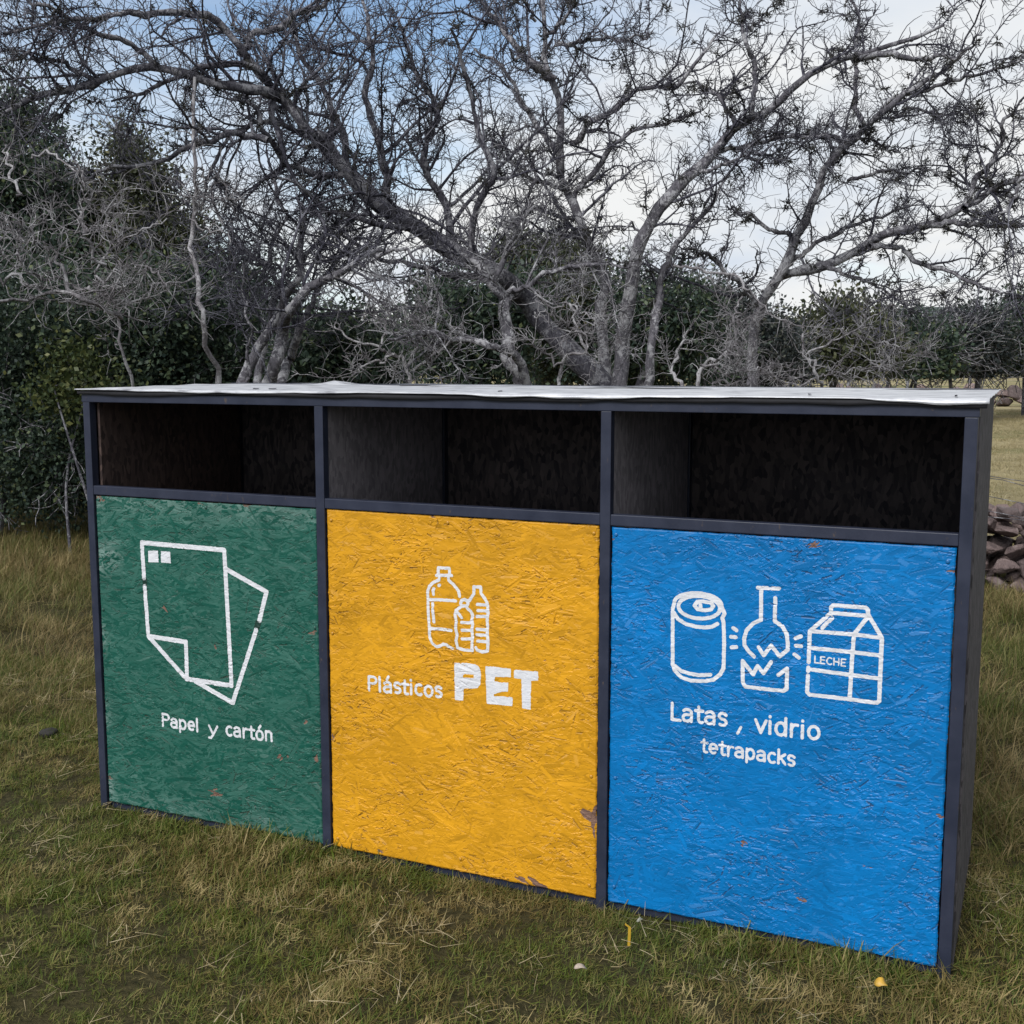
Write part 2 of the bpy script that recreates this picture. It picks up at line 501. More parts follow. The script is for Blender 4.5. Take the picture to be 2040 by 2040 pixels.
def rough_board(name, x0, x1, y0, y1, z0, z1, mat, parent):
    """board whose front edge is weathered and uneven"""
    n = 90; zs = np.linspace(z0, z1, n)
    rg = np.random.default_rng(3)
    w1 = np.convolve(rg.normal(0, 1, n + 8), np.ones(5) / 5, 'valid')[:n] * 0.0022
    w2 = np.convolve(rg.normal(0, 1, n + 8), np.ones(5) / 5, 'valid')[:n] * 0.0022
    V = []
    for k, z in enumerate(zs):
        V += [(x0, y1, z), (x0, y0 + 0.004 + w1[k], z), ((x0 + x1) / 2, y0 + w2[k] * 1.5, z), (x1 - 0.002 + w1[k], y0 + 0.006 + w2[k], z), (x1, y1, z)]
    F = [[k * 5 + j, k * 5 + j + 1, k * 5 + 5 + j + 1, k * 5 + 5 + j] for k in range(n - 1) for j in range(4)]
    F += [[k * 5 + 4, k * 5, k * 5 + 5, k * 5 + 9] for k in range(n - 1)]
    me = bpy.data.meshes.new(name); me.from_pydata(V, [], F + [[4, 3, 2, 1, 0], [(n - 1) * 5 + j for j in range(5)]]); me.update()
    me.materials.append(mat)
    return link(name, me, parent)


rough_board('side_board', XRo - 0.006, XRo + 0.006, 0.033, DEP + 0.01, 0.0, ZT - 0.004, MT['osb_side'], cab)
for xm in (X1l, X2l):
    box('partition', (xm + 0.006, T + 0.002, 0.03), (xm + 0.024, DEP - T - 0.002, ZT - 0.012), MT['osb_in'], cab, 0.001)
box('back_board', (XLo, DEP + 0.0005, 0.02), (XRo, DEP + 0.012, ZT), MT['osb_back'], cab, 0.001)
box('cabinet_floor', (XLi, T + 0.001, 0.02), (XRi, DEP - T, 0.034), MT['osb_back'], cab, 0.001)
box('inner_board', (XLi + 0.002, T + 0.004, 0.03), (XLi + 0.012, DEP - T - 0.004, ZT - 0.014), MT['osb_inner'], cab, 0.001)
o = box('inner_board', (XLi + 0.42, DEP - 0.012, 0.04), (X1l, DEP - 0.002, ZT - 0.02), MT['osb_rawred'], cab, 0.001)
o['label'] = 'reddish brown board at the back of the green compartment'


# roof: felt board + wrinkled bright membrane with a drooping front lip
def build_roof():
    nx, ny = 260, 16
    x0, x1 = XLo - 0.020, XRo + 0.024
    xs = np.linspace(x0, x1, nx)
    rg = np.random.default_rng(5)

    def wob(step, amp):
        k = np.interp(xs, np.arange(x0 - step, x1 + 2 * step, step), rg.normal(0, amp, len(np.arange(x0 - step, x1 + 2 * step, step))))
        ker = np.hanning(9); ker /= ker.sum()
        return np.convolve(np.pad(k, 4, mode='edge'), ker, 'valid')
    lip = 0.0075 + wob(0.24, 0.0045) + wob(0.07, 0.002)
    lip = np.clip(lip, 0.004, 0.022)
    crest = wob(0.28, 0.0045) + wob(0.09, 0.0015)
    yfr = -0.016 + wob(0.15, 0.003)
    ztop = 1.5185
    rows = []
    # under-lip return, lip bottom, lip mid, edge, then back
    rows.append(np.stack([xs, yfr + 0.004, ztop - lip + 0.001], 1))
    rows.append(np.stack([xs, yfr, ztop - lip], 1))
    rows.append(np.stack([xs, yfr + 0.003, ztop - lip * 0.45], 1))
    rows.append(np.stack([xs, yfr + 0.012, ztop + crest * 0.4], 1))
    for t in np.linspace(0.04, 1, ny):
        fall = crest * math.exp(-t * 3) + wob(0.18, 0.0016)
        rows.append(np.stack([xs, np.full(nx, 0.012 + t * (DEP + 0.04)), ztop + 0.008 * t + fall], 1))
    # small upright wrinkle seen behind the left third
    R = np.array(rows)
    bx, by = -0.10, 0.80
    R[..., 2] += 0.013 * np.exp(-((R[..., 0] - bx) / 0.03) ** 2 - ((R[..., 1] - by) / 0.10) ** 2)
    nr = len(rows)
    i = (np.arange(nr - 1)[:, None] * nx + np.arange(nx - 1)[None]).ravel()
    F = np.stack([i, i + 1, i + nx + 1, i + nx], 1)
    me = mesh_np('roof_sheet', R.reshape(-1, 3), [F], MT['roof'])
    o = link('roof_sheet', me, cab)
    md = o.modifiers.new('thick', 'SOLIDIFY'); md.thickness = 0.0022; md.offset = -1
    o['label'] = 'wrinkled bright membrane on top of the cabinet'
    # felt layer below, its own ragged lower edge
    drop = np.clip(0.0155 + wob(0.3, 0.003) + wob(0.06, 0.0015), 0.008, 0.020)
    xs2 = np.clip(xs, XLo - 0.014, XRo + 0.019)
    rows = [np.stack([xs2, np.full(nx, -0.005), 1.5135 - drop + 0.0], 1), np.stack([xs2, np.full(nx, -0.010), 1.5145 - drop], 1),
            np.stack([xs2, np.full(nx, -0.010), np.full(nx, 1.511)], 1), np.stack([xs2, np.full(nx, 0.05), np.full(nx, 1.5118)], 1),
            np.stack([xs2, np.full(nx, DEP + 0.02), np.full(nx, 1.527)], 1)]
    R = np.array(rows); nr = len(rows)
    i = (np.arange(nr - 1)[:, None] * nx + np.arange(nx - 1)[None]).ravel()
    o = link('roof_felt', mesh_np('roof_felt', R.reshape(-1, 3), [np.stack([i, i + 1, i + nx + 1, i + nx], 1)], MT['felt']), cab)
    box('roof_board', (XLo - 0.012, 0.002, ZT + 0.0008), (XRo + 0.014, DEP - T - 0.004, ZT + 0.0085), MT['osb_back'], cab, 0.001)
    for px, pz in ((615, 741), (648, 752), (1120, 747), (1640, 752), (1850, 750)):
        p = at(px, pz, 4.2)
        bm = bmesh.new(); bmesh.ops.create_cone(bm, cap_ends=True, segments=8, radius1=0.004, radius2=0.003, depth=0.004)
        for v in bm.verts: v.co += Vector((p[0], 0.03 + 0.05 * rnd.random(), 1.523))
        link('nail', bm_mesh('nail', bm, MT['screw']), cab)


build_roof()


# ---- OSB panels with real flake relief
def osb_height(w, h, res, seed, n_per_m2=12500):
    rg = np.random.default_rng(seed)
    nx, nz = int(round(w / res)) + 1, int(round(h / res)) + 1
    G = np.zeros((nz, nx), np.float32); H = np.zeros((nz, nx), np.float32); C = np.zeros((nz, nx), np.float32)
    n = int(n_per_m2 * w * h)
    for k in range(n):
        L = rg.uniform(0.022, 0.092); W = rg.uniform(0.0028, 0.0135)
        ang = rg.normal(0, 0.42) if rg.random() < 0.86 else rg.uniform(-1.5, 1.5)
        cx, cz = rg.uniform(0, w), rg.uniform(0, h)
        ca, sa = math.cos(ang), math.sin(ang)
        ex = (abs(ca) * L + abs(sa) * W) / 2; ez = (abs(sa) * L + abs(ca) * W) / 2
        i0, i1 = max(0, int((cx - ex) / res)), min(nx, int((cx + ex) / res) + 2)
        j0, j1 = max(0, int((cz - ez) / res)), min(nz, int((cz + ez) / res) + 2)
        if i1 <= i0 or j1 <= j0: continue
        gx = (np.arange(i0, i1) * res - cx)[None, :]; gz = (np.arange(j0, j1) * res - cz)[:, None]
        u = gx * ca + gz * sa; v = -gx * sa + gz * ca
        taper = 1 - 0.6 * np.clip(np.abs(u) / (L / 2) - 0.5, 0, 1)
        m = (np.abs(u) <= L / 2) & (np.abs(v) <= W / 2 * taper)
        lift = rg.normal(0, 0.00050)
        tu = rg.normal(0, 0.008); tv = rg.normal(0, 0.032)
        if rg.random() < 0.08: tv *= 3.0
        if k > 0.55 * n and rg.random() < 0.32:      # a loose splinter on the surface
            W = rg.uniform(0.0016, 0.0032); L = rg.uniform(0.010, 0.042); lift = rg.uniform(0.0004, 0.0012); tv = 0; taper = 1 - 0.8 * np.abs(u) / (L / 2)
            m = (np.abs(u) <= L / 2) & (np.abs(v) <= np.maximum(W / 2 * taper, res * 0.5))
        hh = lift + tu * u + tv * v
        sub = H[j0:j1, i0:i1]; sub[m] = (0.15 * sub + hh)[m]
        cs = C[j0:j1, i0:i1]; cs[m] = rg.normal(0, 1) if W > 0.0032 else rg.normal(0.6, 1.0)  # splinters average paler: worn raised fibres plus relief highlights put into the colour
        gs = G[j0:j1, i0:i1]; gs[m] *= 0.25
        if rg.random() < 0.26:      # open joint along one long edge of the flake
            sgn = 1 if rg.random() < 0.3 else -1
            u0 = rg.uniform(-0.5, 0.2) * L; u1 = u0 + rg.uniform(0.25, 0.7) * L
            q = (np.abs(v - sgn * W / 2 * taper) < res * 0.75) & (u > u0) & (u < u1) & (np.abs(u) < L / 2)
            sub[q] = -0.0014; gs[q] = rg.uniform(0.3, 1.0)
    H = np.clip(H, -0.0018, 0.0022)
    lx = np.arange(nx) * res; lz = np.arange(nz) * res
    q = rg.uniform(0, 6.28, 12); f = rg.uniform(4, 17, 12)
    A = sum(np.sin(lx[None] * f[k] + lz[:, None] * f[k + 6] * (1 if k % 2 else -1) + q[k]) for k in range(6)) / 3.0
    A = np.clip(0.72 + 0.36 * A, 0.32, 1.1)            # busy and calm areas of the board
    H = H * A; G = G * np.clip(A, 0, 1) ** 1.5
    K = H.copy()
    K[1:-1, 1:-1] = 1.0 * H[1:-1, 1:-1] + 0.0 * (H[:-2, 1:-1] + H[2:, 1:-1] + H[1:-1, :-2] + H[1:-1, 2:])
    return K, C, G


RES = 0.0025


class Panel:
    def __init__(s, name, x0, x1, z0, z1, col, seed, chips, label, fade=None):
        s.x0, s.x1, s.z0, s.z1 = x0, x1, z0, z1
        w, h = x1 - x0, z1 - z0
        s.H, C, G = osb_height(w, h, RES, seed)
        nz, nx = s.H.shape
        xs = np.linspace(x0, x1, nx); zs = np.linspace(z0, z1, nz)
        X, Z = np.meshgrid(xs, zs)
        rg = np.random.default_rng(seed + 50)
        # uneven cut edges
        ex = np.convolve(rg.normal(0, 1, nz + 8), np.ones(9) / 9, 'valid') * 0.0022
        ezt = np.convolve(rg.normal(0, 1, nx + 8), np.ones(9) / 9, 'valid') * 0.0022
        Xe = X.copy(); Ze = Z.copy()
        Xe[:, 0] += ex - 0.000; Xe[:, -1] += ex[::-1]
        Ze[0, :] += ezt; Ze[-1, :] += ezt[::-1]
        Y = PY - s.H
        # rounded border
        d = np.minimum(np.minimum(X - x0, x1 - X), np.minimum(Z - z0, z1 - Z))
        Y = Y + np.clip(0.004 - d, 0, 0.004) * 0.9
        V = np.stack([Xe, Y, Ze], -1).reshape(-1, 3)
        bc = np.array(col)
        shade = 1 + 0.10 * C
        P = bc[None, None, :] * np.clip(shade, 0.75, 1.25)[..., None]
        P = P * (1 - 0.72 * G[..., None]) + np.array([0.05, 0.032, 0.022]) * 0.45 * G[..., None]
        if fade is not None:
            f = (fade(X, Z) * np.clip(0.5 + 0.7 * C, 0, 1.2))[..., None]
            P = P * (1 - f) + np.array([0.34, 0.42, 0.40]) * f
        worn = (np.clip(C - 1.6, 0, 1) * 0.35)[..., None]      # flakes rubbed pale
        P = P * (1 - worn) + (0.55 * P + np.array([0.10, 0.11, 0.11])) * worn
        bare = np.zeros_like(X)
        bare += np.clip(1 - d / 0.006, 0, 1) * 0.42 * (rg.random(X.shape) < 0.9) * (C > -0.3)
        # flakes whose paint has lost hold along a lifted edge
        gz, gx = np.gradient(s.H, RES)
        bare += np.clip(np.hypot(gx, gz) - 0.45, 0, 1) * 0.30
        for (cx, cz, L, W, ang, st) in chips:
            q = np.full(X.shape, -1.0)
            for _ in range(5):                       # several splinters gone side by side
                a2 = ang + rg.normal(0, 0.22); ca, sa = math.cos(a2), math.sin(a2)
                ox, oz = cx + rg.normal(0, L * 0.16), cz + rg.normal(0, W * 0.28); l2, w2 = L * rg.uniform(0.35, 0.8), W * (rg.uniform(0.25, 0.6) if st < 0.9 else rg.uniform(0.7, 1.2))
                u = (X - ox) * ca + (Z - oz) * sa; v = -(X - ox) * sa + (Z - oz) * ca
                q = np.maximum(q, 1 - np.maximum(np.abs(u) / (l2 / 2), np.abs(v) / (w2 / 2) + np.abs(u) / l2 * 0.9))
            bare = np.maximum(bare, np.clip(q * 5, 0, 1) * st)
            V[:, 1] += (np.clip(q * 4, 0, 1) * 0.0012).ravel()
        i = (np.arange(nz - 1)[:, None] * nx + np.arange(nx - 1)[None]).ravel()
        F = np.stack([i, i + 1, i + nx + 1, i + nx], 1)
        # skirt backwards for thickness
        border = np.concatenate([np.arange(nx), (np.arange(1, nz)) * nx + nx - 1, (nz - 1) * nx + np.arange(nx - 2, -1, -1), np.arange(nz - 2, 0, -1) * nx])
        n0 = len(V); nb = len(border)
        V = np.concatenate([V, V[border] + np.array([0, 0.014, 0])])
        k = np.arange(nb); k2 = (k + 1) % nb
        F2 = np.stack([border[k2], border[k], n0 + k, n0 + k2], 1)
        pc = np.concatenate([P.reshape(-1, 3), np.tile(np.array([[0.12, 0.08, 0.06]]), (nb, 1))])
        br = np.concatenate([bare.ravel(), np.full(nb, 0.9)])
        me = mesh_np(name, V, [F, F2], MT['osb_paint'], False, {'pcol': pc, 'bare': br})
        s.o = link(name, me, cab)
        s.o['label'] = label

    def hgt(s, X, Z):
        nz, nx = s.H.shape
        fx = np.clip((X - s.x0) / (s.x1 - s.x0) * (nx - 1), 0, nx - 1.001); fz = np.clip((Z - s.z0) / (s.z1 - s.z0) * (nz - 1), 0, nz - 1.001)
        i, j = fx.astype(int), fz.astype(int); a, b = fx - i, fz - j
        H = s.H
        return (H[j, i] * (1 - a) + H[j, i + 1] * a) * (1 - b) + (H[j + 1, i] * (1 - a) + H[j + 1, i + 1] * a) * b

    def paint(s, name, strokes, polys, mat, label, seed=1, patchy=1.0, holes=()):
        """strokes: list of (points, width) in panel x,z metres; polys: filled polygons"""
        allp = np.array([p for st, w in strokes for p in st] + [p for q in polys for p in q])
        pad = 0.02
        lo, hi = allp.min(0) - pad, allp.max(0) + pad
        g = 0.0016
        xs = np.arange(lo[0], hi[0], g); zs = np.arange(lo[1], hi[1], g)
        X, Z = np.meshgrid(xs, zs)
        D = np.full(X.shape, 1.0)

        def seg(a, b, w):
            m = w / 2 + 0.008
            i0, i1 = np.searchsorted(xs, [min(a[0], b[0]) - m, max(a[0], b[0]) + m]); j0, j1 = np.searchsorted(zs, [min(a[1], b[1]) - m, max(a[1], b[1]) + m])
            x, z = X[j0:j1, i0:i1], Z[j0:j1, i0:i1]
            dx, dz = b[0] - a[0], b[1] - a[1]; L2 = dx * dx + dz * dz + 1e-12
            t = np.clip(((x - a[0]) * dx + (z - a[1]) * dz) / L2, 0, 1)
            d = np.hypot(x - a[0] - t * dx, z - a[1] - t * dz) - w / 2
            D[j0:j1, i0:i1] = np.minimum(D[j0:j1, i0:i1], d)

        def polysd(q):
            q = np.array(q); d = np.full(X.shape, 1e9); ins = np.zeros(X.shape, bool)
            for k in range(len(q)):
                a, b = q[k], q[(k + 1) % len(q)]
                dx, dz = b - a; L2 = dx * dx + dz * dz + 1e-12
                t = np.clip(((X - a[0]) * dx + (Z - a[1]) * dz) / L2, 0, 1)
                d = np.minimum(d, np.hypot(X - a[0] - t * dx, Z - a[1] - t * dz))
                c = ((a[1] > Z) != (b[1] > Z)) & (X < (b[0] - a[0]) * (Z - a[1]) / (b[1] - a[1] + 1e-12) + a[0])
                ins ^= c
            return np.where(ins, -d, d)
        for st, w in strokes:
            for a, b in zip(st[:-1], st[1:]): seg(a, b, w)
        for q in polys: D = np.minimum(D, polysd(q))
        for q in holes: D = np.maximum(D, -polysd(q))
        rg = np.random.default_rng(seed)
        n1 = rg.normal(0, 1, X.shape)
        for _ in range(2):
            n1 = (n1 + np.roll(n1, 1, 0) + np.roll(n1, -1, 0) + np.roll(n1, 1, 1) + np.roll(n1, -1, 1)) / 5
        Hs = s.hgt(X, Z)
        D = D + n1 * 0.0016 * patchy + np.clip(-Hs - 0.0005, 0, 1) * 1.6 * patchy
        # thin horizontal misses where the brush skipped the deep joints
        D = np.where((Hs < -0.00118) & (n1 > 0.0), np.maximum(D, 0.0006), D)
        nz, nx = X.shape
        ids = {}; V = []; Fq = []; Ft = []; Fp = []

        def vid(key, x, z):
            if key not in ids: ids[key] = len(V); V.append((x, z))
            return ids[key]
        ins = D < 0
        cnt = ins[:-1, :-1].astype(int) + ins[1:, :-1] + ins[:-1, 1:] + ins[1:, 1:]
        for j, i in zip(*np.nonzero(cnt)):
            cor = [(j, i), (j, i + 1), (j + 1, i + 1), (j + 1, i)]
            poly = []
            for k in range(4):
                a, b = cor[k], cor[(k + 1) % 4]
                da, db = D[a], D[b]
                if da < 0: poly.append(vid(('v',) + a, xs[a[1]], zs[a[0]]))
                if (da < 0) != (db < 0):
                    t = da / (da - db); e = ('e',) + (a + b if a < b else b + a)
                    poly.append(vid(e, xs[a[1]] + t * (xs[b[1]] - xs[a[1]]), zs[a[0]] + t * (zs[b[0]] - zs[a[0]])))
            (Ft if len(poly) == 3 else Fq if len(poly) == 4 else Fp).append(poly)
        tri = list(Ft)
        for p in Fp:
            tri += [[p[0], p[k], p[k + 1]] for k in range(1, len(p) - 1)]
        V = np.array(V)
        Y = PY - s.hgt(V[:, 0], V[:, 1]) - 0.00045
        V3 = np.stack([V[:, 0], Y, V[:, 1]], 1)
        me = mesh_np(name, V3, [np.array(Fq), np.array(tri)], mat, True)
        o = link(name, me, s.o)
        o['label'] = label
        return o

    def screw(s, x, z):
        bm = bmesh.new()
        bmesh.ops.create_uvsphere(bm, u_segments=12, v_segments=6, radius=0.0055)
        for v in bm.verts:
            v.co = Vector((x + v.co.x, PY - 0.0015 + v.co.y * 0.45, z + v.co.z))
        link('screw', bm_mesh('screw', bm, s.screwmat, True), s.o)


def onp(u, v):                                    # 2040-scale pixel -> panel plane
    r = ray(u, v); t = (PY - CAM[1]) / r[1]; p = CAM + r * t
    return (p[0], p[2])


def zoomer(ox, oy, sc):
    return lambda x, y: onp(ox + x / sc, oy + y / sc)


ZG, ZY, ZBl, ZTx = zoomer(240, 1050, 4.294), zoomer(720, 1110, 5.084), zoomer(1310, 1140, 4.025), zoomer(1310, 1380, 5.52)
ZG1, ZY1, ZB1 = zoomer(160, 960, 2.542), zoomer(620, 1000, 2.3567), zoomer(1190, 1030, 2.0338)


def chip(z, x, y, L, W, ang, st=0.8):
    c = z(x, y); return (c[0], c[1], L, W, ang, st)


green_chips = [chip(ZG1, 432, 640, .034, .014, -.6), chip(ZG1, 685, 843, .012, .012, 0), chip(ZG1, 675, 1568, .06, .022, .15), chip(ZG1, 1012, 1397, .022, .018, .6),
               chip(ZG1, 1052, 1395, .010, .014, 0.5), chip(ZG1, 1143, 1220, .02, .016, -.5), chip(ZG1, 1180, 765, .035, .016, 0.1, .6), chip(ZG1, 1197, 1405, .02, .03, 0.3, .7),
               chip(ZG1, 605, 115, .025, .012, -.2, .6), chip(ZG1, 840, 122, .05, .008, -.03, .6), chip(ZG1, 150, 1500, .04, .01, 0, .5), chip(ZG1, 95, 85, .04, .02, .5, .55)]
yellow_chips = [chip(ZY1, 1290, 1470, .07, .022, -.55, .95), chip(ZY1, 1330, 1500, .02, .05, 0, .9), chip(ZY1, 990, 1775, .055, .018, -.15, .8), chip(ZY1, 1080, 1805, .07, .016, -.2, .9), chip(ZY1, 100, 1105, .012, .03, 0, .7),
                chip(ZY1, 370, 1225, .07, .005, .1, .5), chip(ZY1, 570, 68, .03, .008, 0, .7), chip(ZY1, 330, 1640, .035, .008, -.3, .7), chip(ZY1, 1100, 745, .02, .004, .3, .6)]
blue_chips = [chip(ZB1, 868, 115, .045, .012, .5, .75), chip(ZB1, 1435, 220, .03, .010, -.2, .7), chip(ZB1, 590, 1320, .025, .014, -.3, .7), chip(ZB1, 835, 1550, .04, .012, -.2, .65), chip(ZB1, 1385, 1212, .03, .012, -.3, .65),
              chip(ZB1, 60, 90, .022, .008, .5, .6), chip(ZB1, 700, 1700, .05, .008, -.1, .7), chip(ZB1, 1230, 1815, .05, .007, -.1, .7), chip(ZB1, 1090, 1415, .025, .006, -.1, .55), chip(ZB1, 280, 1615, .05, .006, 0, .6)]
GREEN, YELLOW, BLUE = (0.009, 0.084, 0.061), (0.55, 0.265, 0.012), (0.0015, 0.142, 0.40)
g = 0.004
pg = Panel('panel', XLi + g, X1l - g, 0.009, Zmb - 0.004, GREEN, 101, green_chips, 'green painted panel for paper and cardboard',
           lambda X, Z: 0.06 + 0.16 * np.exp(-((Z - 1.13) / .05) ** 2) + 0.10 * np.exp(-((Z - .02) / .05) ** 2) + 0.3 * np.exp(-((X - XLi) / 0.03) ** 2) * (0.5 + 0.5 * np.sin(Z * 23)) ** 2 + 0.28 * np.exp(-((X - XLi - .06) / .05) ** 2 - ((Z - .93) / .05) ** 2))
py_ = Panel('panel', X1r + g, X2l - g, 0.009, Zmb - 0.003, YELLOW, 102, yellow_chips, 'yellow painted panel for plastics')
pb = Panel('panel', X2r + g, XRi - g, 0.009, Zmb - 0.004, BLUE, 103, blue_chips, 'blue painted panel for cans, glass and cartons')
for p_, col in ((pg, GREEN), (py_, YELLOW), (pb, BLUE)):
    p_.screwmat = M_plain('overpainted_screw', tuple(c * 0.75 + 0.01 for c in col), 0.4, 0.3, 300)
    xa, xb = p_.x0 + 0.016, p_.x1 - 0.016
    for xx in (xa, xb):
        for zz in (0.055, 0.39, 0.74, 1.118): p_.screw(xx + rnd.uniform(-.004, .004), zz + rnd.uniform(-.02, .012))
    for zz in (0.052, 1.122): p_.screw((xa + xb) / 2 + rnd.uniform(-.03, .03), zz)


# ---- stroke lettering
def arc(cx, cy, rx, ry, a0, a1, n=14):
    return [(cx + rx * math.cos(math.radians(a0 + (a1 - a0) * k / n)), cy + ry * math.sin(math.radians(a0 + (a1 - a0) * k / n))) for k in range(n + 1)]


X_ = 0.72
GL = {
    'P': ([[(.08, 0), (.08, 1)], [(.08, 1), (.32, 1)] + arc(.32, .76, .2, .24, 90, -90) + [(.08, .52)]], .62),
    'a': ([[(.08, .62)] + arc(.25, .50, .19, .22, 115, 0) + [(.44, 0)], [(.44, .40), (.26, .40)] + arc(.22, .20, .17, .20, 90, 290) + [(.38, .06), (.44, .14)]], .60),
    'p': ([[(.07, .72), (.07, -.28)], arc(.27, .36, .2, .36, 0, 360, 22)], .60),
    'd': ([[(.46, 1.0), (.46, 0)], arc(.26, .36, .2, .36, 0, 360, 22)], .62),
    'e': ([[(.07, .37), (.46, .37)] + arc(.265, .37, .2, .34, 0, 305, 20)], .58),
    'l': ([[(.09, 0), (.09, 1.02)]], .28),
    'y': ([[(.04, .72), (.24, .02)], [(.46, .72), (.24, .02), (.12, -.27), (.03, -.27)]], .54),
    'c': ([arc(.27, .36, .21, .36, 55, 305, 18)], .52),
    'r': ([[(.08, 0), (.08, .72)], [(.08, .45)] + arc(.27, .45, .18, .26, 170, 70, 8)], .44),
    't': ([[(.17, .95), (.17, .16)] + arc(.29, .16, .12, .15, 180, 300, 6), [(.03, .70), (.36, .70)]], .44),
    'o': ([arc(.27, .36, .21, .36, 0, 360, 24)], .60),
    'n': ([[(.08, 0), (.08, .72)], [(.08, .45)] + arc(.26, .50, .18, .22, 160, 0, 10) + [(.44, 0)]], .60),
    's': ([[(.38, .62)] + arc(.23, .54, .16, .18, 60, 240, 9) + [(.27, .36)] + arc(.22, .18, .17, .18, 60, -130, 10)], .48),
    'i': ([[(.09, 0), (.09, .72)], [(.09, .97), (.09, 1.0)]], .28),
    'v': ([[(.03, .72), (.25, 0), (.47, .72)]], .54),
    'k': ([[(.08, 0), (.08, 1.02)], [(.42, .72), (.10, .34)], [(.2, .44), (.45, 0)]], .54),
    'L': ([[(.08, 1), (.08, 0), (.46, 0)]], .54),
    'E': ([[(.46, 1), (.08, 1), (.08, 0), (.46, 0)], [(.08, .52), (.42, .52)]], .60),
    'C': ([arc(.34, .5, .27, .5, 50, 310, 18)], .66),
    'H': ([[(.08, 0), (.08, 1)], [(.52, 0), (.52, 1)], [(.08, .52), (.52, .52)]], .68),
    ',': ([[(.24, .16), (.06, -.28)]], .3),
}
GL['á'] = (GL['a'][0] + [[(.24, .92), (.33, 1.12)]], GL['a'][1])
GL['ó'] = (GL['o'][0] + [[(.24, .92), (.34, 1.12)]], GL['o'][1])


def word(txt, p0, p1, cap, wd=0.165, jig=0.012, seed=0):
    """p0,p1: baseline start / end on the panel; cap: capital height in metres"""
    rg = random.Random(seed + len(txt))
    p0, p1 = np.array(p0), np.array(p1); tot = sum(GL[c][1] for c in txt) - 0.12
    L = np.linalg.norm(p1 - p0); ux = (p1 - p0) / L; uz = np.array([-ux[1] * 0.3, 1.0])
    sx = L / tot; x = 0; out = []
    for c in txt:
        dy = rg.uniform(-jig, jig) * 2
        for st in GL[c][0]:
            out.append(([tuple(p0 + ux * sx * (x + a) + uz * cap * (b + dy)) for a, b in st], cap * wd))
        x += GL[c][1]
    return out


def zmap(z, pts): return [z(*p) for p in pts]


# green panel: two sheets of paper
W1 = 0.0165
front = [zmap(ZG, [(208, 510), (240, 935), (565, 1300), (952, 1358), (888, 198), (183, 135), (203, 438)]), zmap(ZG, [(245, 935), (562, 985), (570, 1290)])]
rear = [zmap(ZG, [(905, 362), (1250, 555), (1190, 800)]), zmap(ZG, [(1163, 880), (962, 1505), (640, 1320)])]
sq = [zmap(ZG, [(238, 205), (322, 203), (326, 303), (240, 303)]), zmap(ZG, [(346, 208), (426, 212), (432, 312), (348, 304)])]
pg.paint('painted_icon', [(s, W1) for s in front + rear], sq, MT['white'], 'white outline of two sheets of paper with folded corner', 3, 0.7)
dk = [zmap(ZG, [(188, 440), (228, 440), (230, 506), (191, 506)]), zmap(ZG, [(1160, 797), (1208, 815), (1186, 882), (1140, 862)])]
for d_ in dk: pg.paint('painted_bar', [], [d_], MT['dgreen'], 'short dark green bar bridging the paper outline', 4, 0.4)
cg_ = ZG(355, 1700); ch = ZG(355, 1598)[1] - cg_[1]
for w_, a_, b_ in (('Papel', cg_, ZG(668, 1752)), ('y', ZG(755, 1772), ZG(826, 1782)), ('cartón', ZG(903, 1782), ZG(1300, 1832))):
    pg.paint('painted_lettering', word(w_, a_, b_, ch, .20), [], MT['white'], 'white word ' + w_, 5, 0.7)

# yellow panel: bottles
W2 = 0.0098
bt = [[(760, 185), (915, 185)], [(778, 180), (780, 108), (890, 112), (895, 180)], [(790, 195), (785, 232), (730, 255), (690, 295), (672, 345), (675, 460), (680, 600), (692, 740), (690, 800), (715, 870), (765, 908), (800, 900), (830, 882), (860, 885), (890, 910), (925, 925)],
      [(878, 190), (885, 235), (930, 275), (965, 315), (988, 350), (995, 398)], [(690, 430), (800, 432), (955, 442)], [(700, 722), (800, 728), (910, 742)],
      [(785, 288), (795, 283)], [(735, 318), (725, 340)], [(728, 362), (732, 378)], [(722, 470), (725, 495)], [(722, 525), (730, 600), (735, 655)],
      [(1095, 440), (1140, 370), (1140, 300), (1210, 302), (1212, 365), (1255, 425), (1278, 470), (1285, 560), (1272, 640), (1280, 690), (1275, 780), (1285, 850), (1278, 950), (1230, 960), (1175, 940), (1160, 915)],
      [(1175, 478), (1270, 485)], [(1180, 540), (1270, 545)], [(1172, 600), (1265, 600)], [(1172, 730), (1270, 735)], [(1172, 785), (1265, 792)], [(1178, 850), (1270, 855)],
      [(1005, 470), (1015, 440), (1042, 428), (1070, 440), (1082, 470), (1068, 495), (1020, 495), (1005, 470)],
      [(1010, 500), (960, 540), (950, 585), (962, 650), (955, 720), (970, 790), (960, 850), (975, 920), (1040, 940), (1125, 945), (1120, 870), (1128, 800), (1118, 740), (1130, 680), (1120, 640), (1128, 590), (1110, 550), (1070, 515)],
      [(1015, 660), (1110, 665)], [(1020, 740), (1110, 742)], [(1020, 828), (1115, 828)], [(978, 565), (1000, 590)], [(1010, 605), (1015, 612)]]
py_.paint('painted_icon', [(zmap(ZY, s), W2) for s in bt], [], MT['white'], 'white outline of three plastic bottles', 6, 0.75)
c0 = ZY(66, 1348); ch = ZY(66, 1208)[1] - c0[1]
py_.paint('painted_lettering', word('Plásticos', c0, ZY(808, 1418), ch, .195), [], MT['white'], 'small white word Plásticos', 7, 0.8)
